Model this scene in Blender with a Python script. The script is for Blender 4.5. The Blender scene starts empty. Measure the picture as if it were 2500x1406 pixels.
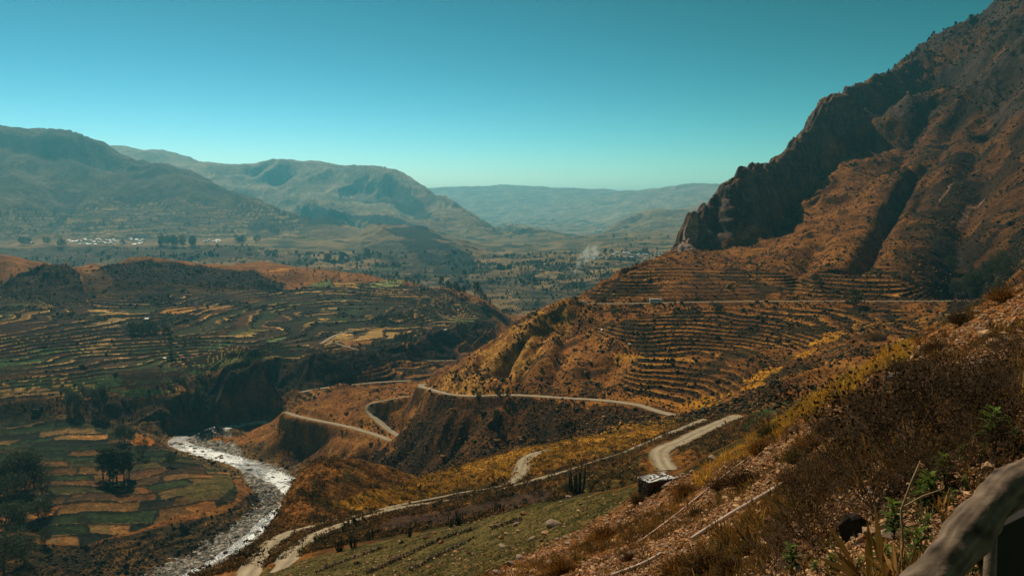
import bpy, math, random, time
import numpy as np
from mathutils import Vector, Matrix
T0 = time.time()
Q = 1.0                       # mesh resolution factor
rng = np.random.default_rng(7)
random.seed(7)
sc = bpy.context.scene
COL = sc.collection
PI = math.pi
# ------------------------------------------------------------------ camera
F = 1944.0
PITCH = math.atan(193.0 / F)
CP, SP = math.cos(PITCH), math.sin(PITCH)
def ray(u, v):
    x = (np.asarray(u, float) - 1250) / F
    y = -(np.asarray(v, float) - 703) / F
    dy = CP + y * SP
    dz = -SP + y * CP
    h = np.hypot(x, dy)
    return np.arctan2(x, dy), dz / h          # azimuth, tan(elevation)
def project(x, y, z):
    cz = y * CP - z * SP
    cz = np.maximum(cz, 1e-3)
    cy = y * SP + z * CP
    return 1250 + F * x / cz, 703 - F * cy / cz
cam = bpy.data.cameras.new('camera')
cam.lens = 36 * F / 2500
cam.sensor_width = 36
cam.clip_start = 0.1
cam.clip_end = 120000
cam.dof.use_dof = True
cam.dof.focus_distance = 400
cam.dof.aperture_fstop = 14.0
camo = bpy.data.objects.new('camera', cam)
camo.rotation_euler = (PI / 2 - PITCH, 0, 0)
COL.objects.link(camo)
sc.camera = camo
# ------------------------------------------------------------------ noise
def pn(x, y, seed=0):
    x = np.asarray(x, np.float64); y = np.asarray(y, np.float64)
    xi = np.floor(x); yi = np.floor(y)
    fx = (x - xi).astype(np.float32); fy = (y - yi).astype(np.float32)
    xi = xi.astype(np.int64) & 0xFFFF; yi = yi.astype(np.int64) & 0xFFFF
    def g(ix, iy, dx, dy):
        h = (ix * 374761393 + iy * 668265263 + seed * 974634777) & 0xFFFFFFFF
        h = ((h ^ (h >> 13)) * 1274126177) & 0xFFFFFFFF
        h = (h ^ (h >> 16)) & 1023
        return GX[h] * dx + GY[h] * dy
    u = fx * fx * fx * (fx * (fx * 6 - 15) + 10)
    w = fy * fy * fy * (fy * (fy * 6 - 15) + 10)
    a = g(xi, yi, fx, fy); b = g(xi + 1, yi, fx - 1, fy)
    c = g(xi, yi + 1, fx, fy - 1); d = g(xi + 1, yi + 1, fx - 1, fy - 1)
    return ((a + (b - a) * u) * (1 - w) + (c + (d - c) * u) * w) * 1.5
_a = np.arange(1024) * 2 * PI / 1024
GX = np.cos(_a).astype(np.float32); GY = np.sin(_a).astype(np.float32)
def fbm(x, y, lam, n, seed=0, gain=0.5):
    s = 0; a = 1.0
    for k in range(n):
        s = s + a * pn(x / lam, y / lam, seed + k); lam *= 0.5; a *= gain
    return s
def hashf(a, b=0, seed=0):
    h = (np.asarray(a).astype(np.int64) * 374761393 + np.asarray(b).astype(np.int64) * 668265263 + seed * 9746347) & 0xFFFFFFFF
    h = ((h ^ (h >> 13)) * 1274126177) & 0xFFFFFFFF
    return ((h ^ (h >> 16)) & 0xFFFFF) / float(0xFFFFF)
def sst(a, b, x):
    t = np.clip((x - a) / (b - a), 0, 1)
    return t * t * (3 - 2 * t)
# ------------------------------------------------------------------ control data
CT = []                                       # (az, ln r, tan elev)
def addp(az, r, t): CT.append((float(az), math.log(r), float(t)))
def dens(pts, step=0.035):
    out = [pts[0]]
    for p, q in zip(pts[:-1], pts[1:]):
        d = math.hypot((p[0] - q[0]), math.log(q[1] / p[1]))
        n = max(1, int(d / step))
        for k in range(1, n + 1):
            s = k / n
            out.append((p[0] + (q[0] - p[0]) * s, p[1] * (q[1] / p[1]) ** s, p[2] + (q[2] - p[2]) * s))
    return out
def line(pts, step=0.035):
    q = []
    for (u, v, r) in pts:
        a, t = ray(u, v); q.append((float(a), float(r), float(t)))
    for p in dens(q, step): addp(*p)
    return pts
def P(*pts):
    for (u, v, r) in pts:
        a, t = ray(u, v); addp(a, r, t)
def K(*pts, ln=False):
    q = []
    for (u, v, z) in pts:
        a, t = ray(u, v); q.append((float(a), float(z / t), float(t)))
    for p in (dens(q) if ln else q): addp(*p)
def Z(*pts):
    for (u, r, z) in pts:
        a, t = ray(u, 510); addp(a, r, z / r)
def ZL(pts, step=0.06):
    q = []
    for (u, r, z) in pts:
        a, t = ray(u, 510); q.append((float(a), float(r), z / r))
    for p in dens(q, step): addp(*p)
# near slope
for u in (-900, 0, 600, 1200, 1700, 2100, 2500, 3200): Z((u, 1.2, -1.72))
for u, k in ((-900, -3.6), (0, -3.3), (600, -3.0), (1200, -2.6), (1700, -2.2), (2100, -1.95), (2500, -1.75), (3200, -1.4)): Z((u, 2.6, k))
line([(3300, 1500, 3.8), (2500, 1406, 3.9), (2250, 1406, 4.3), (2000, 1406, 7), (1800, 1406, 12), (1500, 1406, 23), (1200, 1406, 44), (900, 1406, 76), (700, 1410, 100)], .06)
line([(3200, 1020, 9), (2500, 1090, 8.5), (2300, 1120, 9), (2100, 1165, 11), (1900, 1205, 17), (1700, 1260, 30), (1500, 1290, 46), (1300, 1310, 66), (1100, 1340, 84), (900, 1368, 95)], .06)
line([(3200, 750, 22), (2500, 880, 20), (2300, 935, 21), (2100, 1015, 24), (1900, 1095, 36), (1750, 1152, 50)], .06)
line([(3300, 500, 48), (2900, 600, 48), (2500, 692, 48), (2350, 772, 47), (2200, 852, 48), (2000, 968, 52), (1850, 1063, 58), (1700, 1152, 68), (1600, 1192, 77), (1500, 1207, 87), (1300, 1242, 100), (1100, 1292, 108), (900, 1340, 113), (700, 1374, 120), (600, 1392, 124), (500, 1412, 130), (380, 1450, 136), (0, 1700, 130)], .04)
ZL([(2900, 80, -40), (2500, 80, -38), (2200, 78, -38), (1950, 86, -42), (1780, 98, -47)])
ZL([(3200, 150, -70), (2500, 150, -74), (2200, 150, -75), (1980, 160, -68)])
Z((2900, 260, -80), (2500, 260, -82), (2250, 260, -84), (2600, 400, -80))
# roads on the shelf, and the mid hill
RA = line([(1660, 1185, 172), (1640, 1160, 183), (1618, 1130, 195), (1610, 1108, 205), (1625, 1093, 214), (1660, 1077, 230), (1730, 1045, 270), (1800, 1016, 318)])
RB = line([(730, 1350, 131), (715, 1357, 128), (735, 1335, 137), (790, 1300, 155), (880, 1268, 173), (980, 1243, 190), (1080, 1226, 198), (1170, 1210, 203), (1330, 1167, 219), (1430, 1135, 232), (1530, 1100, 248), (1620, 1064, 280), (1725, 1024, 330)])
RB = [(680, 1402, 119), (700, 1380, 123)] + RB[1:]
RC = line([(585, 1432, 117), (612, 1400, 124), (640, 1360, 138), (690, 1312, 159), (760, 1287, 175), (850, 1265, 192), (985, 1238, 212), (1100, 1210, 216), (1200, 1190, 214), (1255, 1175, 218), (1272, 1150, 230), (1285, 1122, 245), (1310, 1108, 256), (1345, 1099, 266)])
RF = line([(1660, 1018, 380), (1610, 1006, 392), (1560, 990, 405), (1500, 980, 414), (1400, 971, 432), (1240, 965, 470), (1150, 968, 495), (1090, 960, 522), (1045, 950, 558), (1028, 943, 574), (1034, 937, 582)])
RG = line([(1020, 962, 588), (1005, 965, 594), (960, 974, 606), (925, 981, 613), (900, 988, 616), (901, 1006, 612), (925, 1030, 596), (950, 1050, 579), (968, 1061, 567), (976, 1067, 561)])
RH = line([(955, 1077, 555), (942, 1070, 560), (900, 1056, 580), (840, 1039, 608), (760, 1024, 642), (715, 1013, 664), (698, 1006, 672)])
RI = line([(735, 957, 740), (800, 946, 760), (900, 935, 778), (1000, 929, 790)])
RJ = line([(1425, 741, 596), (1500, 742, 598), (1600, 740, 600), (1750, 737, 610), (1900, 736, 618), (2050, 736, 618), (2200, 736, 612), (2360, 735, 600), (2500, 730, 585)])
RK = line([(820, 838, 880), (880, 856, 872), (950, 869, 868), (1030, 880, 875), (1110, 880, 905)])
RL = line([(785, 838, 900), (820, 818, 945), (860, 808, 975)])
line([(800, 1195, 318), (900, 1198, 305), (1000, 1182, 296), (1120, 1142, 304), (1250, 1100, 316), (1400, 1066, 332), (1530, 1030, 355), (1650, 1014, 372)])   # rim / gully behind the shelf
ZL([(760, 395, -176), (840, 392, -170), (900, 385, -163), (1000, 368, -145), (1100, 350, -124), (1170, 342, -110)])
line([(1800, 1000, 345), (1900, 960, 370), (2000, 905, 400), (2100, 865, 430)])
line([(780, 1205, 345), (700, 1262, 260), (640, 1310, 190), (585, 1360, 150)])                      # shelf rim above the river
ZL([(770, 420, -172), (700, 380, -165), (640, 300, -152), (585, 230, -130), (480, 200, -118), (300, 190, -120)])
P((1250, 1145, 262), (1450, 1085, 290), (1100, 1180, 240), (950, 1215, 250), (1700, 1090, 205), (1850, 1020, 270), (1750, 1010, 340))
K((1000, 1265, -66), (1150, 1262, -64), (1350, 1215, -62), (1500, 1170, -60), (1560, 1140, -62))
P((1000, 1165, 465), (1000, 1110, 505), (900, 1178, 487), (900, 1120, 532), (820, 1178, 532), (830, 1130, 557), (800, 1100, 590), (790, 1160, 552), (880, 1082, 563), (925, 1094, 540), (840, 1075, 590), (1100, 1125, 432), (1100, 1080, 470), (1200, 1095, 385), (1250, 1040, 425), (1300, 1075, 365), (1400, 1015, 405), (1400, 1050, 362), (1200, 1015, 450), (1080, 1020, 490), (1000, 1030, 545), (1180, 1060, 420))
K((798, 1194, -192), (775, 1150, -192), (745, 1105, -191), (715, 1070, -190), (690, 1045, -189), ln=True)
# knoll
P((830, 940, 705), (790, 955, 700), (760, 975, 695), (880, 955, 688), (930, 968, 632), (830, 985, 670), (850, 1010, 645), (720, 995, 690))
Z((830, 752, -173), (930, 718, -165), (1010, 678, -153))
# mid hill ridge and flank
line([(1420, 735, 596), (1390, 726, 592), (1360, 738, 590), (1280, 778, 585), (1200, 833, 580), (1120, 887, 572), (1060, 930, 560)])
ZL([(1420, 680, -85), (1360, 660, -95), (1280, 650, -115), (1200, 640, -128), (1120, 630, -142), (1060, 620, -150)])
ZL([(1440, 850, -150), (1360, 820, -165), (1280, 800, -180), (1200, 780, -190), (1100, 740, -180)])
P((1250, 870, 512), (1180, 900, 520), (1120, 920, 535), (1350, 850, 510), (1350, 790, 555), (1450, 900, 465), (1450, 820, 522), (1550, 900, 458), (1550, 810, 530))
P((1700, 960, 425), (1700, 850, 508), (1600, 950, 435), (1850, 950, 415), (1850, 850, 500), (2000, 860, 470), (2000, 800, 530), (2150, 830, 470), (2200, 800, 500), (2400, 770, 520), (2600, 780, 500))
# right mountain
SKY_R = [(1638, 620, 850), (1666, 574, 880), (1690, 546, 898), (1712, 524, 912), (1741, 512, 925), (1753, 498, 935), (1769, 469, 950), (1790, 448, 970), (1819, 430, 1000), (1860, 412, 1045), (1894, 398, 1090), (1936, 364, 1150), (1940, 352, 1156), (1961, 327, 1205), (1975, 295, 1250), (2011, 263, 1330), (2064, 235, 1430), (2103, 217, 1500), (2175, 192, 1570), (2210, 174, 1600), (2295, 123, 1660), (2331, 90, 1670), (2352, 80, 1670), (2400, 52, 1680), (2409, 36, 1680), (2452, 2, 1690), (2520, -40, 1690), (2700, -130, 1680), (3000, -260, 1640), (3400, -330, 1640)]
line(SKY_R, .02)
for (u, v, r) in SKY_R:
    a, t = ray(u, v)
    f = min(1, max(0, (u - 1638) / 500))
    addp(a, r * 1.12, t - .035 - .05 * f); addp(a, r * 1.3, (-.16) * (1 - f) + (t - .13) * f); addp(a, r * 1.7, (-.13) * (1 - f) + (t * .5 - .1) * f)
line([(1430, 722, 604), (1470, 693, 640), (1510, 668, 680), (1560, 641, 740), (1600, 631, 790), (1640, 622, 840)])
ZL([(1425, 660, -82), (1470, 720, -95), (1510, 770, -100), (1560, 830, -105), (1600, 890, -110), (1636, 950, -120)])
ZL([(1430, 900, -160), (1500, 950, -170), (1560, 1050, -175), (1630, 1150, -180)])
line([(1640, 623, 842), (1700, 606, 862), (1790, 588, 885), (1870, 556, 950), (1920, 505, 1030), (1960, 445, 1110), (1992, 402, 1180)])
P((2040, 330, 1330), (2080, 290, 1400))
line([(1440, 732, 606), (1600, 727, 610), (1800, 722, 622), (2000, 716, 632), (2200, 716, 626), (2400, 712, 614)])
P((1600, 680, 668), (1800, 660, 700), (1700, 640, 740), (1800, 620, 800), (2000, 640, 750), (2000, 560, 880), (2000, 480, 1035), (2100, 450, 1090), (2100, 350, 1270), (2130, 260, 1430), (2200, 250, 1450), (2150, 660, 705), (2150, 560, 880), (2300, 660, 690), (2300, 500, 970), (2300, 350, 1210), (2300, 200, 1490), (2500, 650, 600), (2500, 500, 850), (2500, 300, 1120), (2500, 100, 1390), (2400, 640, 670), (2400, 420, 1000), (2400, 200, 1330), (2800, 500, 800), (2800, 200, 1150), (2800, 650, 600), (3200, 300, 900))
# left bank of the river
RIV = [(400, 1440), (450, 1406), (520, 1368), (580, 1332), (625, 1304), (668, 1268), (716, 1238), (734, 1210), (706, 1182), (650, 1155), (590, 1131), (530, 1112), (475, 1098), (438, 1084), (432, 1076), (450, 1066), (500, 1052), (560, 1042), (620, 1033), (660, 1030)]
K(*[(u, v, -200) for u, v in RIV], ln=True)
K((760, 1188, -196), (745, 1140, -195), (700, 1105, -194), (620, 1075, -195), (650, 1050, -196), (740, 1225, -197), (690, 1300, -195), (600, 1372, -195), (600, 1110, -197), (540, 1075, -197))

K((0, 1080, -182), (150, 1080, -184), (300, 1090, -188), (400, 1070, -190), (0, 1160, -182), (150, 1150, -185), (300, 1160, -188), (450, 1160, -192), (540, 1200, -193), (300, 1240, -190), (420, 1250, -193), (150, 1250, -186), (0, 1250, -184), (0, 1400, -186), (200, 1400, -192), (150, 1320, -190), (350, 1330, -196), (500, 1280, -195), (-500, 1100, -175), (-500, 1300, -178), (-400, 1450, -180), (420, 1120, -193), (350, 1050, -189))
K((0, 1035, -178), (150, 1025, -180), (300, 1020, -184), (430, 1035, -192), (500, 1010, -194), ln=True)
K((0, 980, -158), (150, 975, -160), (300, 970, -164), (450, 960, -168), (-500, 980, -150))
K((0, 930, -152), (150, 930, -155), (300, 925, -157), (450, 910, -156), (-500, 920, -140))
K((560, 897, -152), (640, 890, -150), (760, 885, -150), (860, 876, -150), (900, 872, -152), ln=True)
K((540, 1000, -197), (640, 985, -194), (700, 968, -184), (735, 957, -170), ln=True)
K((740, 930, -171), (860, 915, -169), (900, 905, -168))
K((950, 900, -168), (1040, 910, -170), (1000, 920, -171), (700, 990, -190))
K((0, 870, -140), (200, 870, -146), (400, 870, -150), (600, 860, -148), (800, 850, -148), (0, 790, -122), (200, 790, -130), (400, 800, -137), (600, 800, -142), (800, 815, -147), (950, 810, -150), (950, 850, -155), (-500, 860, -120), (-500, 760, -95))
K((990, 850, -154), (1050, 832, -155), (1110, 806, -156), (1160, 800, -157), (1215, 793, -158), ln=True)
K((1080, 872, -180), (1130, 868, -192), (1180, 840, -196), (1060, 872, -171))
K((1100, 780, -155), (1000, 780, -150), (1200, 785, -158), (1150, 770, -152), (1000, 740, -143), (800, 740, -140), (600, 740, -136), (400, 740, -126), (200, 740, -125), (0, 722, -119), (800, 770, -143), (600, 770, -140))
K((1040, 700, -134), (1100, 712, -138), (1160, 735, -146), (1200, 755, -156), (1225, 770, -168), (1245, 786, -190), ln=True)
ZL([(1040, 1560, -180), (1100, 1530, -195), (1160, 1500, -200), (1225, 1480, -200)])
K((0, 657, -82), (100, 663, -90), (190, 668, -95), (250, 649, -92), (330, 637, -90), (400, 633, -89), (440, 638, -92), (500, 650, -100), (560, 660, -108), (600, 646, -103), (640, 640, -101), (700, 650, -106), (800, 660, -112), (900, 676, -123), (1000, 695, -132), (-500, 610, -60), ln=True)
K((400, 690, -127), (550, 692, -129), (700, 703, -131), (850, 705, -133), (250, 698, -124), (100, 708, -120), (-500, 690, -105), (330, 668, -110), (560, 676, -118))
ZL([(-500, 1500, -130), (0, 1400, -140), (200, 1500, -150), (400, 1750, -150), (640, 1800, -155), (800, 1750, -160), (1000, 1600, -165)])
ZL([(-500, 2300, -180), (0, 2300, -188), (300, 2300, -190), (600, 2250, -192), (800, 2150, -194), (950, 1950, -198), (1100, 1800, -202)])
# middle distance
K((-500, 606, -150), (0, 606, -152), (200, 606, -152), (350, 604, -151), (480, 600, -150), (600, 605, -155), (650, 612, -160), ln=True)
K((-500, 590, -148), (0, 590, -148), (200, 592, -149), (400, 590, -149), (600, 588, -147))
K((0, 641, -186), (300, 641, -186), (500, 638, -184), (620, 640, -182))
K((700, 618, -168), (780, 632, -178), (700, 650, -192), (850, 650, -186), (820, 665, -196), (950, 680, -200), (900, 650, -190), (1050, 690, -202), (1120, 690, -203), (1180, 672, -200), (1200, 700, -203), (1230, 725, -204), (1260, 760, -204), (1300, 735, -200), (1300, 690, -198), (1350, 700, -196), (1280, 650, -192), (1400, 690, -192), (1450, 670, -186), (1500, 650, -180), (1250, 625, -186), (1350, 625, -180), (1450, 628, -176), (1560, 626, -172), (1630, 620, -168), (1600, 640, -172), (1250, 600, -186), (1350, 590, -178), (1450, 580, -168), (1550, 590, -165), (1620, 590, -160), (1300, 570, -170))
line([(880, 568, 4350), (920, 553, 4300), (960, 549, 4200), (1010, 556, 4080), (1060, 575, 3850), (1113, 594, 3560), (1140, 608, 3400), (1157, 624, 3200), (1170, 642, 2950), (1178, 660, 2700)])
P((960, 600, 3700), (1040, 620, 3300), (1080, 645, 2950), (1000, 635, 3000), (900, 600, 3750), (850, 610, 3500))
ZL([(900, 4800, -140), (1000, 4700, -160), (1080, 4400, -185), (1150, 4000, -192), (1200, 3300, -195)])
line([(690, 570, 4500), (740, 555, 4700), (805, 532, 4950), (850, 548, 4800), (900, 565, 4600)])
P((800, 560, 4450), (760, 575, 4300), (850, 585, 4200))
Z((740, 5500, -110), (805, 5500, -120), (900, 5400, -130), (1000, 5400, -140))
line([(720, 517, 6000), (800, 521, 6050), (940, 532, 6000), (1020, 545, 5900), (1080, 560, 5700)])
# mountains
M2 = [(500, 399, 8900), (560, 402, 8700), (603, 398, 8600), (640, 394, 8500), (673, 390, 8450), (735, 391, 8400), (795, 403, 8300), (843, 403, 8200), (892, 399, 8100), (930, 405, 8000), (965, 416, 7900), (1005, 437, 7750), (1059, 470, 7500), (1100, 491, 7200), (1122, 505, 7000), (1140, 524, 6700), (1195, 556, 6000), (1225, 577, 5500), (1248, 592, 5000)]
line(M2, .025)
P((700, 440, 7900), (800, 460, 7500), (870, 440, 7600), (900, 480, 7150), (1000, 500, 6900), (650, 470, 7500), (600, 440, 8000), (750, 500, 6700), (900, 515, 6500), (1050, 535, 6300), (1150, 570, 5500))
for (u, v, r) in M2: a, t = ray(u, v); addp(a, r * 1.15, t - .03); addp(a, r * 1.4, -.022)
M1 = [(-900, 300, 6400), (-400, 290, 6400), (0, 305, 6300), (34, 307, 6280), (60, 314, 6260), (120, 322, 6230), (178, 329, 6200), (215, 339, 6120), (262, 357, 6000), (290, 376, 5900), (316, 395, 5800), (383, 408, 5750), (440, 422, 5680), (500, 440, 5600), (571, 468, 5450), (620, 488, 5300), (672, 509, 5150), (740, 534, 4900), (790, 550, 4700)]
line(M1, .025)
P((0, 400, 5700), (100, 430, 5500), (200, 460, 5250), (0, 500, 4900), (300, 440, 5450), (350, 500, 5000), (450, 520, 4850), (250, 540, 4600), (550, 530, 4750), (0, 560, 4350), (300, 570, 4350), (500, 570, 4350), (650, 560, 4500), (100, 575, 4150), (-500, 420, 5500), (-500, 560, 4300))
for (u, v, r) in M1: a, t = ray(u, v); addp(a, r * 1.12, t - .03); addp(a, r * 1.25, min(t - .055, .03))
M1B = [(200, 352, 10200), (286, 359, 10000), (320, 364, 10000), (360, 372, 10000), (400, 380, 10000), (470, 395, 10000), (540, 405, 10000), (572, 401, 10000), (590, 390, 10000), (604, 400, 10000)]
line(M1B, .02)
P((360, 405, 8900), (450, 425, 8300), (550, 440, 7900))
FAR = [(900, 465, 17000), (1039, 460, 17000), (1108, 457, 17000), (1206, 455, 17000), (1249, 452, 17000), (1308, 459, 17000), (1334, 465, 17000), (1341, 464, 17000), (1363, 474, 17000), (1416, 475, 17000), (1465, 470, 17000), (1510, 470, 16500)]
line(FAR, .02)
FAR2 = [(1470, 482, 13800), (1510, 473, 13500), (1540, 469, 13300), (1605, 464, 13000), (1622, 457, 13000), (1661, 452, 13000), (1684, 446, 13000), (1700, 451, 13000), (1798, 451, 13000), (2000, 440, 13000), (2600, 430, 13000), (3400, 430, 13000)]
line(FAR2, .02)
P((1150, 500, 13500), (1250, 510, 13000), (1350, 515, 12500), (1200, 545, 10000), (1400, 540, 10500), (1500, 510, 11500), (1600, 500, 11000), (1300, 560, 8500), (1400, 562, 8000), (1450, 550, 9000), (1600, 540, 8500))
FAR3 = [(1480, 575, 6200), (1504, 560, 6500), (1537, 537, 6800), (1560, 530, 6900), (1576, 526, 7000), (1589, 527, 7000), (1641, 514, 7200), (1697, 510, 7300), (1749, 498, 7300), (1900, 490, 7300)]
line(FAR3, .02)
P((1560, 565, 5800), (1650, 560, 5600), (1700, 545, 6200))
P((1130, 540, 7200), (1170, 548, 7000), (1220, 556, 6800), (1240, 570, 6300))
for L in (FAR, FAR2):
    for (u, v, r) in L: a, t = ray(u, v); addp(a, r * 1.3, t - .02); addp(a, r * 2.0, t - .03)
for (u, v, r) in FAR3: a, t = ray(u, v); addp(a, r * 1.12, t - .012)
for u in (-900, 0, 600, 1200, 1800, 2400, 3200): Z((u, 36000, -200))
CT = np.array(CT)
# drop points that crowd an earlier one
keep = []
for i in range(len(CT)):
    if len(keep) and np.min(np.hypot(CT[keep, 0] - CT[i, 0], CT[keep, 1] - CT[i, 1])) < .0145: continue
    keep.append(i)
CT = CT[keep]
NC = len(CT)
def phi(d2): return np.power(d2 + 1e-5, 0.6)
X = CT[:, :2]
D2 = ((X[:, None, :] - X[None, :, :]) ** 2).sum(-1)
A = np.zeros((NC + 3, NC + 3)); A[:NC, :NC] = -phi(D2) + np.eye(NC) * -2e-4
Pm = np.c_[np.ones(NC), X]; A[:NC, NC:] = Pm; A[NC:, :NC] = Pm.T
W = np.linalg.solve(A, np.r_[CT[:, 2], 0, 0, 0])
AZ0, AZ1 = -1.02, 1.02
R0, R1 = 1.25, 34000.0
cga = np.linspace(AZ0 - .02, AZ1 + .02, int(440)); cgr = np.linspace(math.log(R0) - .05, math.log(R1) + .05, int(760))
CG = np.zeros((len(cgr), len(cga)))
for i in range(0, len(cgr), 10):
    rr = cgr[i:i + 10]
    pts = np.stack(np.meshgrid(cga, rr), -1).reshape(-1, 2)
    d2 = (pts[:, None, 0] - X[None, :, 0]) ** 2 + (pts[:, None, 1] - X[None, :, 1]) ** 2
    CG[i:i + 10] = (-phi(d2) @ W[:NC] + W[NC] + pts @ W[NC + 1:]).reshape(len(rr), -1)
def cubic_w(x, g):
    h = g[1] - g[0]; f = (x - g[0]) / h; i = np.clip(np.floor(f).astype(int), 1, len(g) - 3); t = f - i
    w = np.stack([-.5 * t + t * t - .5 * t ** 3, 1 - 2.5 * t * t + 1.5 * t ** 3, .5 * t + 2 * t * t - 1.5 * t ** 3, -.5 * t * t + .5 * t ** 3], 1)
    return i, w
print('rbf', NC, round(time.time() - T0, 1))
# ------------------------------------------------------------------ fine grid
inner = np.linspace(-.60, .60, int(1010 * Q)); side = np.linspace(.60, AZ1, int(70 * Q))[1:]
GA = np.r_[-side[::-1], inner, side]
def lseg(a, b, n): return np.linspace(math.log(a), math.log(b), max(3, int(n * Q)), endpoint=False)
GR = np.r_[lseg(R0, 20, 170), lseg(20, 120, 190), lseg(120, 340, 300), lseg(340, 1400, 660), lseg(1400, 3000, 190), lseg(3000, 10000, 280), lseg(10000, 20000, 90), lseg(20000, R1, 12), [math.log(R1)]]
NA, NR = len(GA), len(GR)
ia, wa = cubic_w(GA, cga); ir, wr = cubic_w(GR, cgr)
tmp = sum(CG[:, ia + k - 1] * wa[:, k][None, :] for k in range(4))
TT = sum(tmp[ir + k - 1, :] * wr[:, k][:, None] for k in range(4))
RR = np.exp(GR)[:, None]
XX = RR * np.sin(GA)[None, :]; YY = RR * np.cos(GA)[None, :]
RR = np.broadcast_to(RR, XX.shape)
ZB = TT * RR
def grad(Zf):
    dlr = np.gradient(Zf, GR, axis=0) / RR            # dz/dr
    daz = np.gradient(Zf, GA, axis=1) / RR            # dz/(r daz)
    s, c = np.sin(GA)[None, :], np.cos(GA)[None, :]
    return dlr * s + daz * c, dlr * c - daz * s
PU, PV = project(XX, YY, ZB)
def inpoly(poly, u, v):
    c = np.zeros(u.shape, bool); n = len(poly)
    for k in range(n):
        x1, y1 = poly[k]; x2, y2 = poly[(k + 1) % n]
        if y1 == y2: continue
        m = ((y1 > v) != (y2 > v)) & (u < (x2 - x1) * (v - y1) / (y2 - y1) + x1)
        c ^= m
    return c
def mask(poly, r0, r1, wob=6.0, seed=0):
    """soft-edged patch of ground between two distances"""
    i0, i1 = np.searchsorted(GR, [math.log(r0), math.log(r1)])
    m = np.zeros(XX.shape, bool)
    s = slice(i0, i1)
    u = PU[s] + wob * WN1[s]; v = PV[s] + wob * .6 * WN2[s]
    m[s] = inpoly(poly, u, v)
    return m
lam0 = RR * .03
WN1 = pn(GA[None, :] * 60 + 0 * RR, GR[:, None] * 60, 91) + .5 * pn(GA[None, :] * 170 + 0 * RR, GR[:, None] * 170, 92)
WN2 = pn(GA[None, :] * 60 + 0 * RR, GR[:, None] * 60, 93) + .5 * pn(GA[None, :] * 170 + 0 * RR, GR[:, None] * 170, 94)
def poly3(pts):
    out = []
    for (u, v, r) in pts:
        a, t = ray(u, v); out.append((r * math.sin(a), r * math.cos(a), r * float(t)))
    return np.array(out)
def smooth_line(p, n=8):
    """Catmull-Rom through the points"""
    p = np.asarray(p, float); q = np.vstack([2 * p[0] - p[1], p, 2 * p[-1] - p[-2]]); out = []
    for i in range(1, len(q) - 2):
        for k in range(n):
            t = k / n
            out.append(.5 * ((2 * q[i]) + (-q[i - 1] + q[i + 1]) * t + (2 * q[i - 1] - 5 * q[i] + 4 * q[i + 1] - q[i + 2]) * t * t + (-q[i - 1] + 3 * q[i] - 3 * q[i + 1] + q[i + 2]) * t ** 3))
    out.append(p[-1]); return np.array(out)
def dist_line(L, maxd):
    """distance of grid points to a 3-D polyline, its z, and index mask; only near points"""
    rl = np.hypot(L[:, 0], L[:, 1]); al = np.arctan2(L[:, 0], L[:, 1])
    i0, i1 = np.searchsorted(GR, [math.log(max(R0, rl.min() - maxd)), math.log(rl.max() + maxd)])
    m = maxd / rl.min()
    j0, j1 = np.searchsorted(GA, [al.min() - m, al.max() + m])
    s = (slice(max(0, i0 - 1), i1 + 1), slice(max(0, j0 - 1), j1 + 1))
    x, y = XX[s], YY[s]
    best = np.full(x.shape, 1e9); zz = np.zeros(x.shape); ww = np.zeros(x.shape)
    for k in range(len(L) - 1):
        ax, ay, az_ = L[k, :3]; bx, by, bz = L[k + 1, :3]
        dx, dy = bx - ax, by - ay; l2 = dx * dx + dy * dy + 1e-9
        t = np.clip(((x - ax) * dx + (y - ay) * dy) / l2, 0, 1)
        d = np.hypot(x - ax - t * dx, y - ay - t * dy)
        b = d < best
        best[b] = d[b]; zz[b] = (az_ + t * (bz - az_))[b]
        if L.shape[1] > 3: ww[b] = (L[k, 3] + t * (L[k + 1, 3] - L[k, 3]))[b]
    return s, best, zz, ww
# ------------------------------------------------------------------ detail on the ground
GXB, GYB = grad(ZB)
SL = np.hypot(GXB, GYB)
def blur(m, n=6):
    m = m.astype(np.float32)
    for ax in (0, 1):
        c = np.cumsum(np.insert(np.pad(m, [(n, n) if a == ax else (0, 0) for a in (0, 1)], mode='edge'), 0, 0, axis=ax), axis=ax)
        w = 2 * n + 1
        m = (c[w:, :] - c[:-w, :]) / w if ax == 0 else (c[:, w:] - c[:, :-w]) / w
    return m
NEARP = [(3400, 480), (2900, 590), (2500, 690), (2350, 770), (2200, 850), (2000, 966), (1850, 1061), (1700, 1150), (1600, 1188), (1500, 1204), (1300, 1238), (1100, 1288), (900, 1336), (700, 1370), (600, 1388), (500, 1408), (380, 1446), (-1500, 1900), (-1500, 9000), (4000, 9000), (4000, 480)]
near = inpoly(NEARP, PU, PV) & (RR < 135)
near |= RR < 40
field_near = mask([(1570, 1186), (1300, 1228), (1100, 1278), (900, 1328), (700, 1376), (500, 1430), (300, 1800), (850, 1600), (1080, 1440), (1230, 1380), (1380, 1310), (1480, 1255), (1540, 1215)], 40, 140, 14)
ter_a = mask([(1440, 765), (1500, 790), (1700, 752), (2200, 748), (2350, 765), (2180, 838), (2050, 888), (1900, 940), (1700, 1000), (1560, 972), (1500, 930), (1560, 850), (1450, 800)], 370, 640, 8)
ter_b = mask([(1440, 712), (1560, 655), (1700, 650), (2000, 668), (2150, 640), (2400, 665), (2420, 728), (1440, 730)], 600, 760, 6)
ter_c = mask([(-700, 690), (0, 725), (150, 745), (260, 700), (420, 690), (700, 705), (900, 690), (1050, 700), (1180, 750), (1210, 790), (1050, 830), (950, 862), (560, 893), (430, 960), (0, 985), (-700, 985)], 700, 1420, 5)
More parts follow.
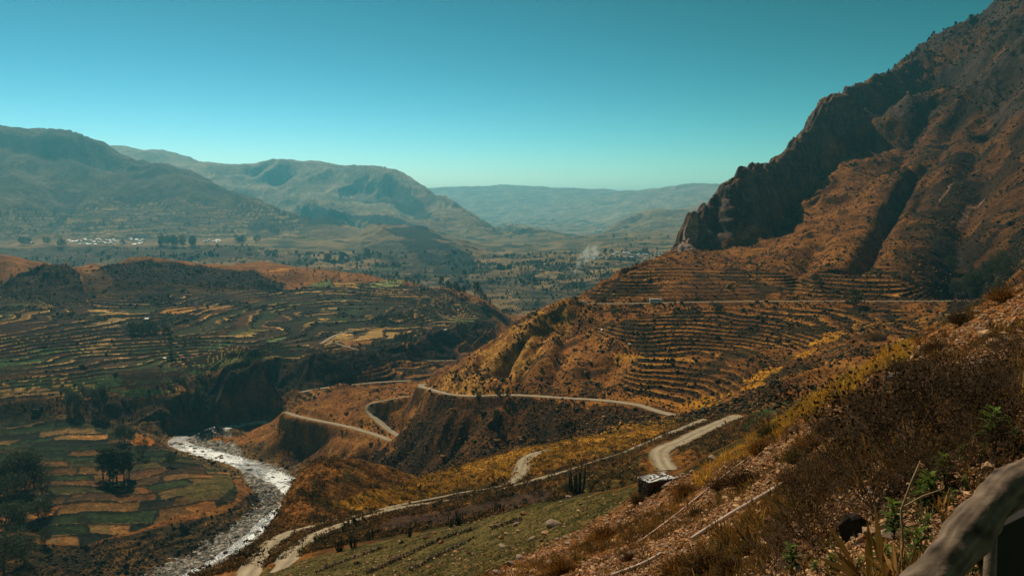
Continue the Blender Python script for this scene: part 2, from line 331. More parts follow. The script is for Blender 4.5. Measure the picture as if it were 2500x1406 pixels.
ter_d = mask([(850, 880), (1120, 870), (1050, 925), (700, 1000), (640, 985)], 690, 900, 5)
ter_e = mask([(480, 605), (700, 608), (800, 640), (700, 655), (560, 648)], 2300, 3700, 3)
ter_e |= mask([(100, 490), (700, 500), (760, 585), (0, 585), (0, 520)], 4000, 5300, 6)
ter_f = mask([(1180, 690), (1500, 640), (1640, 640), (1420, 720), (1250, 775), (1200, 740), (750, 660), (1100, 640)], 1500, 3000, 5)
flats = mask([(-600, 1018), (0, 1022), (170, 1012), (280, 1050), (330, 1085), (420, 1085), (520, 1120), (600, 1170), (570, 1225), (420, 1262), (310, 1300), (200, 1330), (-600, 1260)], 470, 785, 3)
grove_s = mask([(-600, 1300), (200, 1330), (330, 1300), (560, 1240), (640, 1180), (720, 1240), (500, 1340), (350, 1406), (200, 1500), (-600, 1500)], 380, 620, 3)
cliff_r = mask([(1636, 622), (1700, 520), (1755, 470), (1820, 425), (1895, 395), (1960, 325), (2010, 258), (2070, 232), (2140, 240), (2100, 300), (2030, 335), (1960, 430), (1885, 520), (1860, 558), (1790, 590), (1690, 610)], 800, 1500, 8)
crag = mask([(2060, 232), (2300, 100), (2520, -60), (3400, -400), (3400, 300), (2500, 300), (2350, 240), (2200, 330), (2050, 350)], 850, 1800, 20)
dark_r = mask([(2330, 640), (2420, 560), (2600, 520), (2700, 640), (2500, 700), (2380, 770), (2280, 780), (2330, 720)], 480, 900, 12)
cliff_l = mask([(545, 900), (640, 886), (860, 872), (1000, 852), (1060, 828), (1215, 790), (1210, 820), (1080, 890), (900, 896), (860, 930), (700, 965), (560, 1000), (500, 1000)], 680, 1120, 4)
cliff_l |= mask([(-700, 640), (0, 652), (190, 668), (215, 745), (150, 755), (0, 730), (-700, 720)], 950, 1350, 5)
cliff_l |= mask([(240, 652), (400, 640), (470, 655), (560, 668), (700, 690), (690, 705), (500, 700), (280, 705)], 1150, 1500, 5)
cliff_m = mask([(-700, 606), (0, 608), (350, 606), (480, 602), (620, 612), (680, 640), (0, 655), (-700, 650)], 2500, 3600, 4)
cliff_m |= mask([(940, 590), (1040, 590), (1113, 600), (1176, 655), (1120, 690), (1040, 660), (860, 625), (900, 600)], 2600, 3900, 4)
scrub = mask([(800, 1190), (780, 1120), (960, 1080), (1040, 975), (1240, 975), (1400, 985), (1560, 1000), (1640, 1012), (1500, 1040), (1400, 1070), (1250, 1105), (1000, 1185)], 290, 560, 10)
yel = mask([(870, 1205), (1000, 1180), (1250, 1105), (1400, 1068), (1500, 1040), (1640, 1020), (1660, 1040), (1540, 1090), (1400, 1130), (1300, 1160), (1180, 1185), (1060, 1210), (900, 1250), (800, 1235)], 160, 380, 10)
yel2 = mask([(1800, 940), (2040, 800), (2060, 815), (1900, 905), (1870, 935), (1740, 1000), (1650, 985)], 360, 560, 8)
plow = mask([(960, 1262), (1100, 1245), (1340, 1195), (1345, 1225), (1250, 1245), (1060, 1285), (900, 1300)], 120, 230, 5)
valley = (RR > 1500) & (ZB < -150)
# --- roughness of the ground
roughm = np.where(near, .25, 1.0)
for m, k in ((ter_a, .35), (ter_b, .4), (ter_c, .28), (ter_d, .5), (flats, .12), (yel, .5), (plow, .3), (ter_f, .6)): roughm[m] = k
roughm[(RR > 2700) & (RR < 4200) & (ZB > -156) & (ZB < -143)] = .15
roughm = blur(roughm, 5)
rock = blur(cliff_r | cliff_l | cliff_m | crag, 4)
mount = sst(.12, .35, blur(SL, 8)) * np.clip(roughm, 0, 1) * sst(60, 350, RR)
DZ = np.zeros_like(ZB, dtype=np.float32)
# downslope gullies
th = np.arctan2(GYB, GXB)
def gully(lam, seed, aniso=4.0, kdir=10):
    out = np.zeros(XX.shape, np.float32); wt = np.zeros(XX.shape, np.float32) + 1e-6
    wx = XX + .35 * lam * pn(XX / lam * .7, YY / lam * .7, seed + 50); wy = YY + .35 * lam * pn(XX / lam * .7, YY / lam * .7, seed + 51)
    for k in range(kdir):
        a = k * PI / kdir; c, s = math.cos(a), math.sin(a)
        w = np.abs(np.cos(th - a)).astype(np.float32) ** 24
        n = pn((-wx * s + wy * c) / lam, (wx * c + wy * s) / (lam * aniso), seed + k)
        out += w * n; wt += w
    return 1 - np.abs(out / wt) * 2.2
g1 = gully(260, 100); g2 = gully(95, 130); g3 = gully(34, 160)
cap = .006 * RR
DZ += mount * np.minimum(60 * sst(1500, 3500, RR) * (.4 + SL), cap * 1.6) * (g1 - .45)
DZ += mount * np.minimum(13 * (.3 + SL), cap * 1.25) * (g2 - .45) * np.where(RR < 700, .75, 1)
DZ += mount * np.minimum(4.5 * (.3 + SL), cap) * (g3 - .45)
for lam, seed in ((400, 11), (200, 12), (100, 13), (50, 14), (25, 15), (12, 16), (6, 17), (3, 18), (1.5, 19), (.7, 20)):
    r_lo = lam * 2.2; r_hi = lam * 330
    amp = np.minimum(.06 * lam, .0042 * RR) * roughm * (RR > r_lo) * sst(r_hi * 1.3, r_hi * .8, RR)
    DZ += amp * pn(XX / lam + 3.1, YY / lam + 7.7, seed)
# crags
for lam, seed in ((150, 31), (70, 32), (32, 33), (15, 34), (8, 35)):
    n = 1 - 2 * np.abs(pn((XX * .8 + .6 * ZB) / lam, (YY * .8 - .4 * ZB) / lam, seed))
    DZ += np.minimum(.12 * lam, .0060 * RR) * rock * n * (RR > lam * 4) * np.where(cliff_l | cliff_m, .45, 1)
for pts, wr_ in ((RA, 52), (RB, 52), (RC, 52), (RF, 16), (RG, 80), (RH, 95), (RI, 45), (RJ, 45)):                        # the ground is graded beside the roads
    s, d, _, _ = dist_line(smooth_line(poly3(pts), 6), wr_ + 5); DZ[s] *= (.12 + .88 * sst(6, wr_, d))
# carved gullies and raised ribs
def base_r(u, v):
    a, t = ray(u, v); j = int(np.clip(np.searchsorted(GA, a), 0, NA - 1)); i0 = np.searchsorted(GR, math.log(300))
    ok = np.where(TT[i0:, j] >= float(t))[0]
    return math.exp(GR[ok[0] + i0]) if len(ok) else 9000.0
RDF = np.ones(XX.shape, np.float32)
for pts in (RF, RG, RH, RA, RJ):
    s, d, _, _ = dist_line(smooth_line(poly3(pts), 6), 55); RDF[s] = np.minimum(RDF[s], .06 + .94 * sst(5, 28, d))
def carve(pts, w, d, sharp=1.5):
    L = smooth_line(poly3([(u, v, base_r(u, v)) for (u, v, _r) in pts])); s, dist, _, _ = dist_line(L, w * 2.4)
    DZ[s] -= (d * np.exp(-np.power(dist / w, sharp))).astype(np.float32) * RDF[s]
carve([(1240, 855, 540), (1255, 900, 505), (1262, 945, 482), (1262, 985, 455), (1240, 1040, 420), (1230, 1090, 340)], 17, 15)
carve([(1120, 1000, 470), (1060, 1070, 430), (1000, 1130, 380), (960, 1170, 340)], 16, 14)
carve([(1040, 975, 500), (990, 1025, 480), (930, 1085, 470), (880, 1130, 460)], 9, 8)
for pts, w_, d_ in (([(1080, 985), (1010, 1060), (950, 1120), (900, 1165)], 8, 8), ([(1185, 1000), (1120, 1070), (1060, 1140)], 11, 11), ([(935, 1090), (870, 1140), (830, 1175)], 8, 7), ([(875, 1075), (820, 1130), (795, 1160)], 7, 6), ([(1330, 985), (1300, 1040), (1285, 1080)], 10, 8), ([(1420, 990), (1390, 1035), (1360, 1062)], 9, 7), ([(1340, 790), (1290, 850), (1255, 905)], 6, 5),
                    ([(1190, 855), (1150, 900), (1120, 930)], 5, 3.5), ([(1310, 800), (1230, 860), (1160, 935)], 4, 3), ([(1380, 760), (1375, 830), (1350, 900), (1330, 950)], 9, 7), ([(1500, 870), (1470, 930), (1440, 960)], 9, 6), ([(1060, 1010), (1010, 1030), (985, 1055)], 6, 5), ([(770, 1035), (745, 1075), (735, 1100)], 7, 5), ([(830, 1050), (800, 1090), (790, 1120)], 7, 5)):
    carve([(u, v, 0) for u, v in pts], w_, d_ * 1.3)
carve([(1430, 780, 560), (1440, 850, 500), (1430, 905, 465)], 12, 8)
carve([(2260, 395, 1010), (2210, 470, 910), (2160, 545, 830), (2130, 610, 740), (2070, 665, 680)], 8.5, 17, 2.0)
carve([(2330, 300, 1090), (2270, 420, 985), (2230, 520, 880)], 12, 8)
carve([(2440, 350, 960), (2390, 450, 880), (2340, 560, 760), (2330, 650, 660), (2340, 720, 610)], 22, 24)
carve([(2420, 560, 0), (2380, 640, 0), (2370, 700, 0)], 24, 20)
carve([(1990, 590, 0), (1960, 650, 0), (1940, 690, 0)], 9, 7)
carve([(2300, 250, 0), (2230, 330, 0), (2180, 420, 0)], 18, 14)
carve([(2480, 200, 0), (2420, 290, 0), (2360, 400, 0)], 20, 18)
carve([(2010, 590, 830), (1985, 640, 750)], 6, 5)
carve([(1870, 560, 900), (1930, 480, 945), (1985, 405, 1000), (2060, 345, 1080)], 12, 14)
carve([(1690, 560, 868), (1675, 605, 850)], 8, -9)
carve([(1760, 500, 900), (1745, 560, 870)], 8, 10)
carve([(1830, 470, 935), (1810, 540, 895)], 9, 10)
carve([(2180, 250, 1190), (2110, 310, 1130), (2080, 340, 1100)], 25, 26)
carve([(2390, 180, 1160), (2330, 200, 1190), (2280, 220, 1200)], 34, 40)
# dark hollows on the far mountains
carve([(880, 425, 7800), (865, 455, 7500), (840, 478, 7200)], 190, 120)
carve([(955, 440, 7750), (985, 475, 7300), (1030, 520, 6700)], 170, 110)
carve([(925, 445, 7700), (905, 470, 7400)], 130, 90)
carve([(640, 425, 8100), (680, 420, 8150)], 190, 100)
carve([(60, 350, 6050), (150, 375, 5900), (290, 390, 5800)], 150, 70)
carve([(160, 470, 5200), (130, 500, 4900), (90, 530, 4500)], 130, 60)
carve([(380, 470, 5300), (330, 500, 5000)], 110, 45)
ZF = ZB + DZ
# --- terraces
EDGE = np.zeros(XX.shape, np.float32); LIP = np.zeros(XX.shape, np.float32)
TID = np.zeros(XX.shape, np.int32)
def terrace(m, step, warp, lamw, riser=.30, seed=0, strength=1.0):
    s = np.where(m)
    x, y, z = XX[s], YY[s], ZF[s]
    q = (z + warp * fbm(x, y, lamw, 3, seed)) / step
    f = np.floor(q); fr = q - f
    t = step * (f + sst(1 - riser, 1, fr)) - (q * step - z)
    w = np.clip(blur(m, 3)[s] * 1.6 - .5, 0, 1) * strength
    w = w * np.clip(1.0 + 1.3 * fbm(x, y, 95, 3, seed + 40), .3, 1)
    ZF[s] = z + (t - z) * w
    EDGE[s] = np.where(fr > 1 - riser, 1, 0) * w
    LIP[s] = np.where(fr < (.16 if seed == 3 else .22), 1, 0) * w
    TID[s] = f.astype(int) + seed * 1000
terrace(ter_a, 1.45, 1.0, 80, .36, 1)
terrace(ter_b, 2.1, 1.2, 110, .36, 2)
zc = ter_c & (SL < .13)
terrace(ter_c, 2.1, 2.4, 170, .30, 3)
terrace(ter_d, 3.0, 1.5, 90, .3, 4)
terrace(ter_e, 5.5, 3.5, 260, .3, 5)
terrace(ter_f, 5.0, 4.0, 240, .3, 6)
terrace(cliff_r, 15, 16, 80, .6, 8, .4)
LIPC = LIP * cliff_r; LIP[cliff_r] = 0; EDGE[cliff_r] = 0
terrace(grove_s, 1.8, 1.6, 60, .3, 7, .8)
# --- level ground for roads and the river bed
ROADS = []
road_w = np.zeros(XX.shape, np.float32)
for nm, pts, wd in (('A', RA, 5.0), ('B', RB, 1.3), ('C', RC, 1.6), ('F', RF, 5.0), ('G', RG, 5.0), ('H', RH, 5.0), ('I', RI, 4.2), ('J', RJ, 4.0), ('K', RK, 4.0), ('L', RL, 4.5)):
    L = smooth_line(poly3(pts), 10)
    # keep z smooth along the road
    zz = L[:, 2].copy()
    for _ in range(30): zz[1:-1] = (zz[:-2] + 2 * zz[1:-1] + zz[2:]) / 4
    L[:, 2] = zz
    ROADS.append((nm, L, wd))
    s, d, z, _ = dist_line(L, wd * 2.2)
    k = sst(wd * 1.7, wd * .62, d)
    ZF[s] = ZF[s] * (1 - k) + z * k
    road_w[s] = np.maximum(road_w[s], sst(wd * .62, wd * .5, d))
    EDGE[s] *= (1 - k)
a, t = ray(*np.array(RIV).T)
rv = -200 / t
RVL = np.c_[rv * np.sin(a), rv * np.cos(a), np.full(len(rv), -200.0), np.array([4, 4, 4, 5.5, 7, 9, 11, 11, 10.5, 9.5, 9, 9, 9, 8.5, 8, 8, 8, 8, 8, 7.])]
RVL = smooth_line(RVL, 8)
s, d, z, ww = dist_line(RVL, 60)
DRIV = np.full(XX.shape, 999.0); DRIV[s] = d - ww
k = sst(16, 0, DRIV[s]); ZF[s] = ZF[s] * (1 - k) + (-199.6 + .25 * pn(XX[s] / 3, YY[s] / 3, 5) + .06 * np.clip(DRIV[s], 0, 20)) * k
k = sst(0, -4, DRIV[s]); ZF[s] -= 1.5 * k
riverbank = (DRIV < 14 + 7 * WN1) & (RR > 380)
gravel = riverbank & mask([(300, 1440), (350, 1380), (540, 1290), (640, 1215), (560, 1120), (420, 1070), (470, 1050), (560, 1060), (600, 1110), (700, 1150), (775, 1200), (740, 1240), (640, 1310), (500, 1400), (400, 1450)], 400, 760, 5)
print('detail', round(time.time() - T0, 1))
# ------------------------------------------------------------------ colour of the ground (albedo)
def C(*c): return np.array(c, np.float32)
n_l = fbm(XX, YY, 300, 4, 41) ; n_m = fbm(XX, YY, 45, 5, 42); n_s = fbm(XX, YY, 7, 4, 43)
ALB = np.empty(XX.shape + (3,), np.float32)
def mixc(m, a, b): return a + (b - a) * np.clip(m, 0, 1)[..., None]
GOLD, ORNG, SCRB, DKSH = C(.33, .165, .045), C(.205, .085, .024), C(.075, .042, .02), C(.03, .032, .016)
GRN, TAN, PLOW, ROCK, YEL = C(.05, .085, .028), C(.34, .235, .12), C(.105, .07, .055), C(.15, .118, .105), C(.52, .28, .03)
ALB[:] = mixc(.5 + .55 * n_m + .25 * n_s, ORNG, GOLD)
ALB[:] = mixc(sst(.05, .55, -n_m * .6 + n_l * .4 + n_s * .35), ALB, SCRB)
def put(m, col, w=1.0):
    k = (m.astype(np.float32) if m.dtype == bool else np.clip(m, 0, 1)) * w
    ALB[:] = ALB + (col - ALB) * k[..., None]
# distant ground: tan, and paler still to put haze into its colour
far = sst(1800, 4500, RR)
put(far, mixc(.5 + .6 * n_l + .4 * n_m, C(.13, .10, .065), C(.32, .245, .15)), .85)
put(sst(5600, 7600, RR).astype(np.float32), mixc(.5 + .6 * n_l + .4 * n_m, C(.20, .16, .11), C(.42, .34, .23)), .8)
put((sst(4000, 4400, RR) * sst(6700, 6300, RR) * sst(860, 700, PU + 30 * WN1)).astype(np.float32), mixc(.5 + .6 * n_l + .4 * n_m, C(.05, .04, .025), C(.14, .10, .06)), .75)  # left mountain: shade of its side away from the sun darkens the albedo
put(valley & (RR < 6500) & (SL < .2), mixc(.5 + fbm(XX, YY, 130, 4, 47) * .9, C(.11, .09, .05), C(.33, .235, .11)), .75)
put(valley & (fbm(XX, YY, 160, 4, 48) > .28), C(.05, .055, .032), .8)
mid = (RR > 420) & (RR < 700) & ~ter_a & (PU > 900)
put(mid, mixc(.5 + .5 * n_m + .4 * n_s, C(.20, .085, .022), C(.36, .18, .05)), .75)
put(mid & (fbm(XX, YY, 18, 4, 52) > .3), SCRB, .8)
put(mask([(1385, 728), (1300, 770), (1200, 833), (1100, 905), (1030, 944), (1100, 965), (1180, 950), (1240, 890), (1330, 830), (1400, 790)], 480, 620, 10) * np.clip(.75 + n_s + .5 * n_m, 0, 1), C(.52, .29, .075), .75)  # sunlit ridge flank: the lit grass is painted as a brighter gold
# right mountain: golden lower slope, dark scrub higher up
rm = (RR > 605) & (RR < 1950) & (PU > 1400)
put(rm, mixc(.5 + .5 * n_m + .3 * n_s, C(.19, .085, .024), C(.30, .145, .04)), .88)
put(rm & (fbm(XX, YY, 14, 3, 53) > .42), SCRB, .8)
upp = sst(2050, 2350, PU + 60 * WN1) * rm
put(upp, mixc(.5 + n_m * .8, C(.055, .033, .02), C(.16, .078, .028)), .85)
put(upp * (fbm(XX, YY, 70, 5, 62) > .0), C(.03, .023, .016), .8)
put(crag & (fbm(XX, YY, 60, 4, 54) > -.1), C(.085, .066, .056), .8)
put(cliff_r, mixc(.5 + .8 * n_s + .5 * n_m, C(.075, .066, .066), C(.19, .145, .125)), .92)
put(cliff_r & (fbm(XX + ZB, YY, 40, 3, 55) > .25) & (SL < .75), C(.24, .13, .055), .6)
put(mask([(1655, 620), (1665, 585), (1700, 545), (1708, 570), (1690, 615)], 820, 920, 3), C(.42, .31, .26), .65)
put(mask([(1800, 590), (1825, 575), (1850, 560), (1850, 575), (1815, 592)], 850, 930, 3), C(.36, .28, .24), .5)
for p in ([(2370, 470), (2390, 462), (2350, 505), (2335, 512)], [(2330, 430), (2308, 455), (2290, 492), (2305, 470)], [(2400, 440), (2412, 445), (2392, 468), (2390, 455)]):
    put(mask(p, 600, 1100, 4), C(.36, .24, .17), .7)
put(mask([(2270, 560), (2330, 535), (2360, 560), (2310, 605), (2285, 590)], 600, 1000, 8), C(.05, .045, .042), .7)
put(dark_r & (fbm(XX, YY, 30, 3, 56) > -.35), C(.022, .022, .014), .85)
# terraced slopes
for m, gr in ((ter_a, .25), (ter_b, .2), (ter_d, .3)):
    put(m, mixc(.5 + n_m * .7 + .3 * n_s, C(.10, .05, .02), C(.26, .12, .032)), .85)
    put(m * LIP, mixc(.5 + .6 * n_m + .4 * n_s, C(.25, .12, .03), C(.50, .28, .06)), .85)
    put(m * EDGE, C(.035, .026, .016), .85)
    put(m & (fbm(XX, YY, 35, 4, 57) > .38), C(.04, .034, .018), .8)
put(yel2 & (fbm(XX, YY, 20, 4, 58) > -.1), mixc(.5 + n_s, C(.40, .2, .03), YEL), .9)
put(mask([(1500, 850), (1710, 875), (1700, 890), (1500, 862)], 400, 560, 4) * (1 - EDGE), C(.50, .27, .05), .6)
put(mask([(1560, 960), (1700, 985), (1690, 1005), (1540, 975)], 370, 440, 4), C(.42, .2, .035), .7)
# left terraces: fields cut along the contour
SU = (GA[None, :] * RR + 14 * pn(XX / 60, YY / 60, 61))
def cells(m, width, pal, probs, seed, wall, wallc=C(.045, .034, .02)):
    s = np.where(m)
    tid = TID[s]; w = width * (.6 + .9 * hashf(tid, 3, seed))
    cu = SU[s] / w + 9 * hashf(tid, 5, seed); ci = np.floor(cu); fr = (cu - ci) * w
    h = hashf(tid, ci, seed + 1)
    idx = np.searchsorted(np.cumsum(probs), h * .9999)
    col = np.array(pal, np.float32)[np.clip(idx, 0, len(pal) - 1)]
    col *= (.7 + .6 * hashf(tid, ci, seed + 2))[:, None] * (1 + .35 * n_s[s] + .2 * n_m[s])[:, None]
    ALB[s] = ALB[s] * .12 + col * .88
    b = (fr < wall) | (fr > w - wall)
    ALB[s[0][b], s[1][b]] = wallc
pal = [(.04, .066, .027), (.036, .027, .02), (.045, .032, .02), (.24, .155, .06), (.025, .023, .016), (.095, .052, .02), (.022, .03, .016)]
cells(ter_c, 62, pal, [.22, .17, .14, .07, .20, .08, .12], 71, 1.8)
FP = [([(385, 770), (470, 765), (480, 750), (410, 752)], (.42, .22, .05)), ([(480, 750), (560, 742), (570, 752), (490, 760)], (.34, .19, .06)), ([(815, 692), (865, 690), (875, 703), (820, 704)], (.42, .26, .08)), ([(760, 695), (812, 692), (815, 704), (750, 706)], (.13, .15, .06)), ([(900, 692), (980, 690), (985, 700), (905, 702)], (.15, .17, .07)),
      ([(795, 838), (830, 815), (905, 808), (980, 812), (960, 824), (850, 832)], (.38, .25, .10)), ([(830, 832), (940, 825), (930, 838), (850, 842)], (.30, .15, .045)), ([(860, 808), (905, 806), (890, 818), (845, 822)], (.10, .075, .05)),
      ([(460, 890), (560, 872), (690, 868), (720, 872), (640, 884), (530, 896)], (.13, .15, .055)), ([(500, 900), (560, 893), (640, 888), (610, 897), (520, 912)], (.36, .20, .07)), ([(470, 900), (515, 905), (490, 912), (455, 905)], (.06, .11, .04)), ([(560, 884), (720, 868), (760, 862), (740, 876), (620, 886)], (.34, .23, .10)),
      ([(480, 845), (560, 830), (580, 835), (520, 850)], (.05, .10, .045)), ([(575, 832), (640, 822), (650, 830), (585, 842)], (.085, .06, .055)), ([(650, 826), (700, 818), (690, 830), (655, 838)], (.10, .14, .05)), ([(700, 828), (740, 820), (735, 836), (690, 842)], (.10, .07, .055)),
      ([(150, 935), (250, 915), (300, 925), (290, 945), (170, 955)], (.055, .085, .035)), ([(250, 960), (350, 945), (430, 950), (330, 968)], (.05, .09, .035)), ([(20, 935), (110, 930), (160, 945), (30, 955)], (.045, .075, .035)), ([(50, 850), (150, 845), (220, 852), (90, 862)], (.045, .09, .035)), ([(0, 880), (90, 870), (120, 885), (0, 895)], (.04, .075, .03)),
      ([(225, 790), (270, 770), (330, 790), (260, 800)], (.27, .19, .09)), ([(210, 850), (260, 820), (285, 825), (235, 852)], (.32, .22, .10)), ([(95, 945), (160, 960), (150, 968), (0, 970), (0, 960)], (.3, .2, .09)),
      ([(1030, 770), (1140, 768), (1210, 790), (1100, 795), (1020, 785)], (.16, .11, .06)), ([(1080, 775), (1150, 778), (1200, 788), (1120, 792)], (.11, .12, .05)), ([(1000, 800), (1060, 795), (1050, 812), (980, 812)], (.09, .07, .05)), ([(640, 660), (700, 655), (720, 662), (650, 668)], (.42, .2, .04))]
for p, c in FP: c = tuple(np.array(c) * (1.5 if c[1] > c[0] else 1.1)); put(mask(p, 650, 1600, 2.0), mixc(.5 + n_s * .8, C(*c) * .8, C(*c) * 1.2), .9)
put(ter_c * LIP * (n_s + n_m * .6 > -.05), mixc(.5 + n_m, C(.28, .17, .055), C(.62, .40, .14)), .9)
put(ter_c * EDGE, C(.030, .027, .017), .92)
put(ter_c & (fbm(XX, YY, 90, 4, 72) > .45), C(.035, .036, .019), .85)
cells(ter_e | ter_f, 130, [(.09, .085, .04), (.3, .21, .1), (.2, .14, .07), (.12, .09, .055), (.26, .19, .1)], [.2, .25, .2, .2, .15], 73, 3)
put((ter_e | ter_f) * EDGE, C(.06, .05, .03), .8)
put(ter_f & (fbm(XX, YY, 120, 3, 74) > .3), C(.05, .05, .03), .7)
put(mask([(200, 668), (250, 652), (400, 640), (560, 664), (700, 695), (600, 712), (420, 718), (215, 745)], 1100, 1500, 5), mixc(.5 + n_m, C(.03, .024, .016), C(.12, .07, .03)), .8)  # backlit hill face and cliffs: shade put into the albedo, also next lines
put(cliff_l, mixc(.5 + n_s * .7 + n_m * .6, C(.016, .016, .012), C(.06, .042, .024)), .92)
put(cliff_m, mixc(.5 + n_s * .7 + n_m * .6, C(.05, .046, .03), C(.13, .09, .055)), .85)
# fields beside the river: rotated patchwork
s = np.where(flats)
ca, sa = math.cos(.5), math.sin(.5)
fx = (XX[s] * ca + YY[s] * sa) / 34 + .45 * pn(XX[s] / 45, YY[s] / 45, 81); fy = (-XX[s] * sa + YY[s] * ca) / 16 + .75 * pn(XX[s] / 60, YY[s] / 60, 82) + .25 * pn(XX[s] / 22, YY[s] / 22, 83)
row = np.floor(fy); fx = fx * (.7 + .7 * hashf(row, 1, 83)) + 7 * hashf(row, 2, 83); cx = np.floor(fx)
h = hashf(cx, row, 84)
palf = .85 * np.array([(.032, .056, .026), (.045, .066, .026), (.20, .115, .04), (.24, .16, .065), (.034, .038, .025), (.15, .085, .03), (.11, .068, .032), (.075, .07, .026)], np.float32)
upf = PV[s] < 1140
pr1 = np.cumsum([.3, .25, .05, .12, .12, .06, .03, .07]); pr2 = np.cumsum([.16, .08, .2, .14, .04, .12, .16, .1])
idx = np.where(upf, np.searchsorted(pr1, h * .999), np.searchsorted(pr2, h * .999))
col = palf[np.clip(idx, 0, 7)] * (1 + .35 * n_s[s] + .15 * n_m[s])[:, None] * (.75 + .5 * hashf(cx, row, 85))[:, None]
ex = np.minimum(fx - cx, 1 - fx + cx) * 34; ey = np.minimum(fy - row, 1 - fy + row) * 16
col *= (1 + .28 * np.sign(np.sin((fy - row) * 16 * 2.4 + 6 * h)) * (hashf(cx, row, 87) > .45) * (.4 + n_s[s]))[:, None]
sub = (hashf(cx, row, 88) > .5) & (fx - cx > .35 + .3 * hashf(cx, row, 89)); col[sub] *= np.array((1.5, 1.25, 1.1), np.float32)
wallm = (np.minimum(ex, ey) < 1.25 + 1.3 * n_s[s] + .5 * n_m[s])
col[wallm] = (.03, .03, .018)
lipm = (~wallm) & ((fy - row) * 19 < 3.2) ; col[lipm] = col[lipm] * .4 + np.array((.25, .16, .06)) * .6
ALB[s] = col
ZF[s] += wallm * .7 + .5 * (hashf(cx, row, 86) - .5)
put(mask([(320, 1065), (345, 1050), (385, 1058), (370, 1085), (325, 1090)], 600, 720, 4), C(.42, .17, .025), .9)
put(mask([(420, 1205), (460, 1185), (520, 1160), (565, 1160), (570, 1190), (540, 1215), (470, 1222)], 500, 640, 2), C(.13, .105, .035), .9)
put(mask([(570, 1170), (600, 1165), (605, 1190), (580, 1200)], 500, 640, 3), C(.3, .14, .04), .8)
put(grove_s, mixc(.5 + n_m * .9 + n_s * .5, C(.03, .03, .014), C(.16, .09, .028)), .9)
put(grove_s * EDGE, C(.03, .028, .015), .8)
low = mask([(430, 960), (300, 970), (0, 985), (-700, 985), (-700, 1018), (0, 1022), (170, 1012), (280, 1050), (420, 1060), (520, 1030), (560, 1000), (700, 990), (700, 1010), (640, 1000)], 640, 800, 4)
put(low, mixc(.5 + n_m * .8 + n_s * .6, C(.03, .03, .017), C(.16, .095, .035)), .9)
put(mask([(-700, 990), (0, 1000), (120, 1018), (250, 1030), (330, 1050), (330, 1075), (280, 1056), (170, 1024), (0, 1036), (-700, 1036)], 600, 800, 4), mixc(.5 + n_m * .8 + n_s * .6, C(.025, .027, .014), C(.11, .075, .03)), .9)
# shelf and its plants
put(scrub, mixc(.5 + n_m * .7 + n_s * .6, C(.035, .025, .013), C(.13, .062, .022)), .9)
put(yel, mixc(.5 + n_m * .6 + n_s * .6, C(.20, .10, .03), C(.56, .32, .05)), .9)
put(yel & (fbm(XX, YY, 9, 4, 87) > .22), C(.045, .043, .018), .75)
put(mask([(1545, 1080), (1600, 1048), (1625, 1050), (1590, 1070), (1550, 1088)], 240, 320, 3), YEL, .9)
shelf = (RR < 360) & ~near & ~yel & ~scrub & (PU > 760)
put(shelf, mixc(.5 + n_m * .6 + n_s * .6, C(.075, .045, .02), C(.27, .13, .032)), .85)
put(shelf & (fbm(XX, YY, 14, 4, 88) > .25), C(.05, .052, .02), .7)
put(plow, mixc(.5 + n_s, C(.06, .037, .026), C(.10, .062, .042)), .95)
put(mask([(1350, 1195), (1440, 1150), (1560, 1130), (1560, 1180), (1400, 1210)], 130, 230, 6), mixc(.5 + n_s, C(.06, .07, .022), C(.16, .13, .04)), .7)
put(mask([(1830, 1012), (1900, 985), (1960, 960), (1900, 1000), (1840, 1035), (1800, 1055)], 200, 420, 4), C(.05, .10, .035), .75)
# near slope
nn = fbm(XX, YY, 5, 5, 95); nf = fbm(XX, YY, 1.2, 4, 96)
put(near, mixc(.5 + nn * .8 + nf * .5, C(.14, .062, .022), C(.40, .195, .07)), 1.0)
put(near & (nn > .3), C(.09, .05, .018), .6)
put(field_near, mixc(.5 + nn * .7 + nf * .7, C(.055, .06, .018), C(.15, .125, .045)), .9)
put(near & (RR < 14), mixc(.5 + nn, C(.03, .024, .014), C(.09, .056, .035)), .75)  # ground by the camera: its shade is put into a darker soil colour
# river banks, gravel, road
put(riverbank, mixc(.5 + n_s * .8, C(.10, .075, .035), C(.26, .16, .06)), .8)
nst = fbm(XX, YY, 4, 4, 97)
put(gravel, mixc(.5 + nst * 1.2, C(.11, .10, .09), C(.44, .40, .35)), .95)
put(road_w, C(.33, .23, .13), .9)
put(LIPC, C(.27, .15, .06), .7)
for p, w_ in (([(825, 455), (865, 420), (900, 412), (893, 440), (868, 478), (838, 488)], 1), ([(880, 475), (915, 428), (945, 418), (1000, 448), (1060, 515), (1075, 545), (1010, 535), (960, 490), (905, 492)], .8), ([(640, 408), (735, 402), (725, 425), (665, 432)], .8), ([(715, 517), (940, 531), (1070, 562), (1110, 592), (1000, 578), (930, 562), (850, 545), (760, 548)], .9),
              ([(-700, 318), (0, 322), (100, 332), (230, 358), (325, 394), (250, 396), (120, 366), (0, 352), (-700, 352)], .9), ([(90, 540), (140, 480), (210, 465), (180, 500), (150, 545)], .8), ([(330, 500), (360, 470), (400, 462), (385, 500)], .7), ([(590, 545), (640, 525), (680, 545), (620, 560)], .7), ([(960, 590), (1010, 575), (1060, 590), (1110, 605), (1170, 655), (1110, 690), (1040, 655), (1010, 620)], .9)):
    put(mask(p, 2500, 11000, 5) & (fbm(XX, YY, 400, 4, 59) > -.3), C(.03, .03, .026), w_)  # far hollows and scarps: their shade is painted as darker albedo
ALB *= .86
ALB = 1.32 * np.power(np.maximum(ALB, .004), 1.25)
np.clip(ALB, .004, .8, out=ALB)
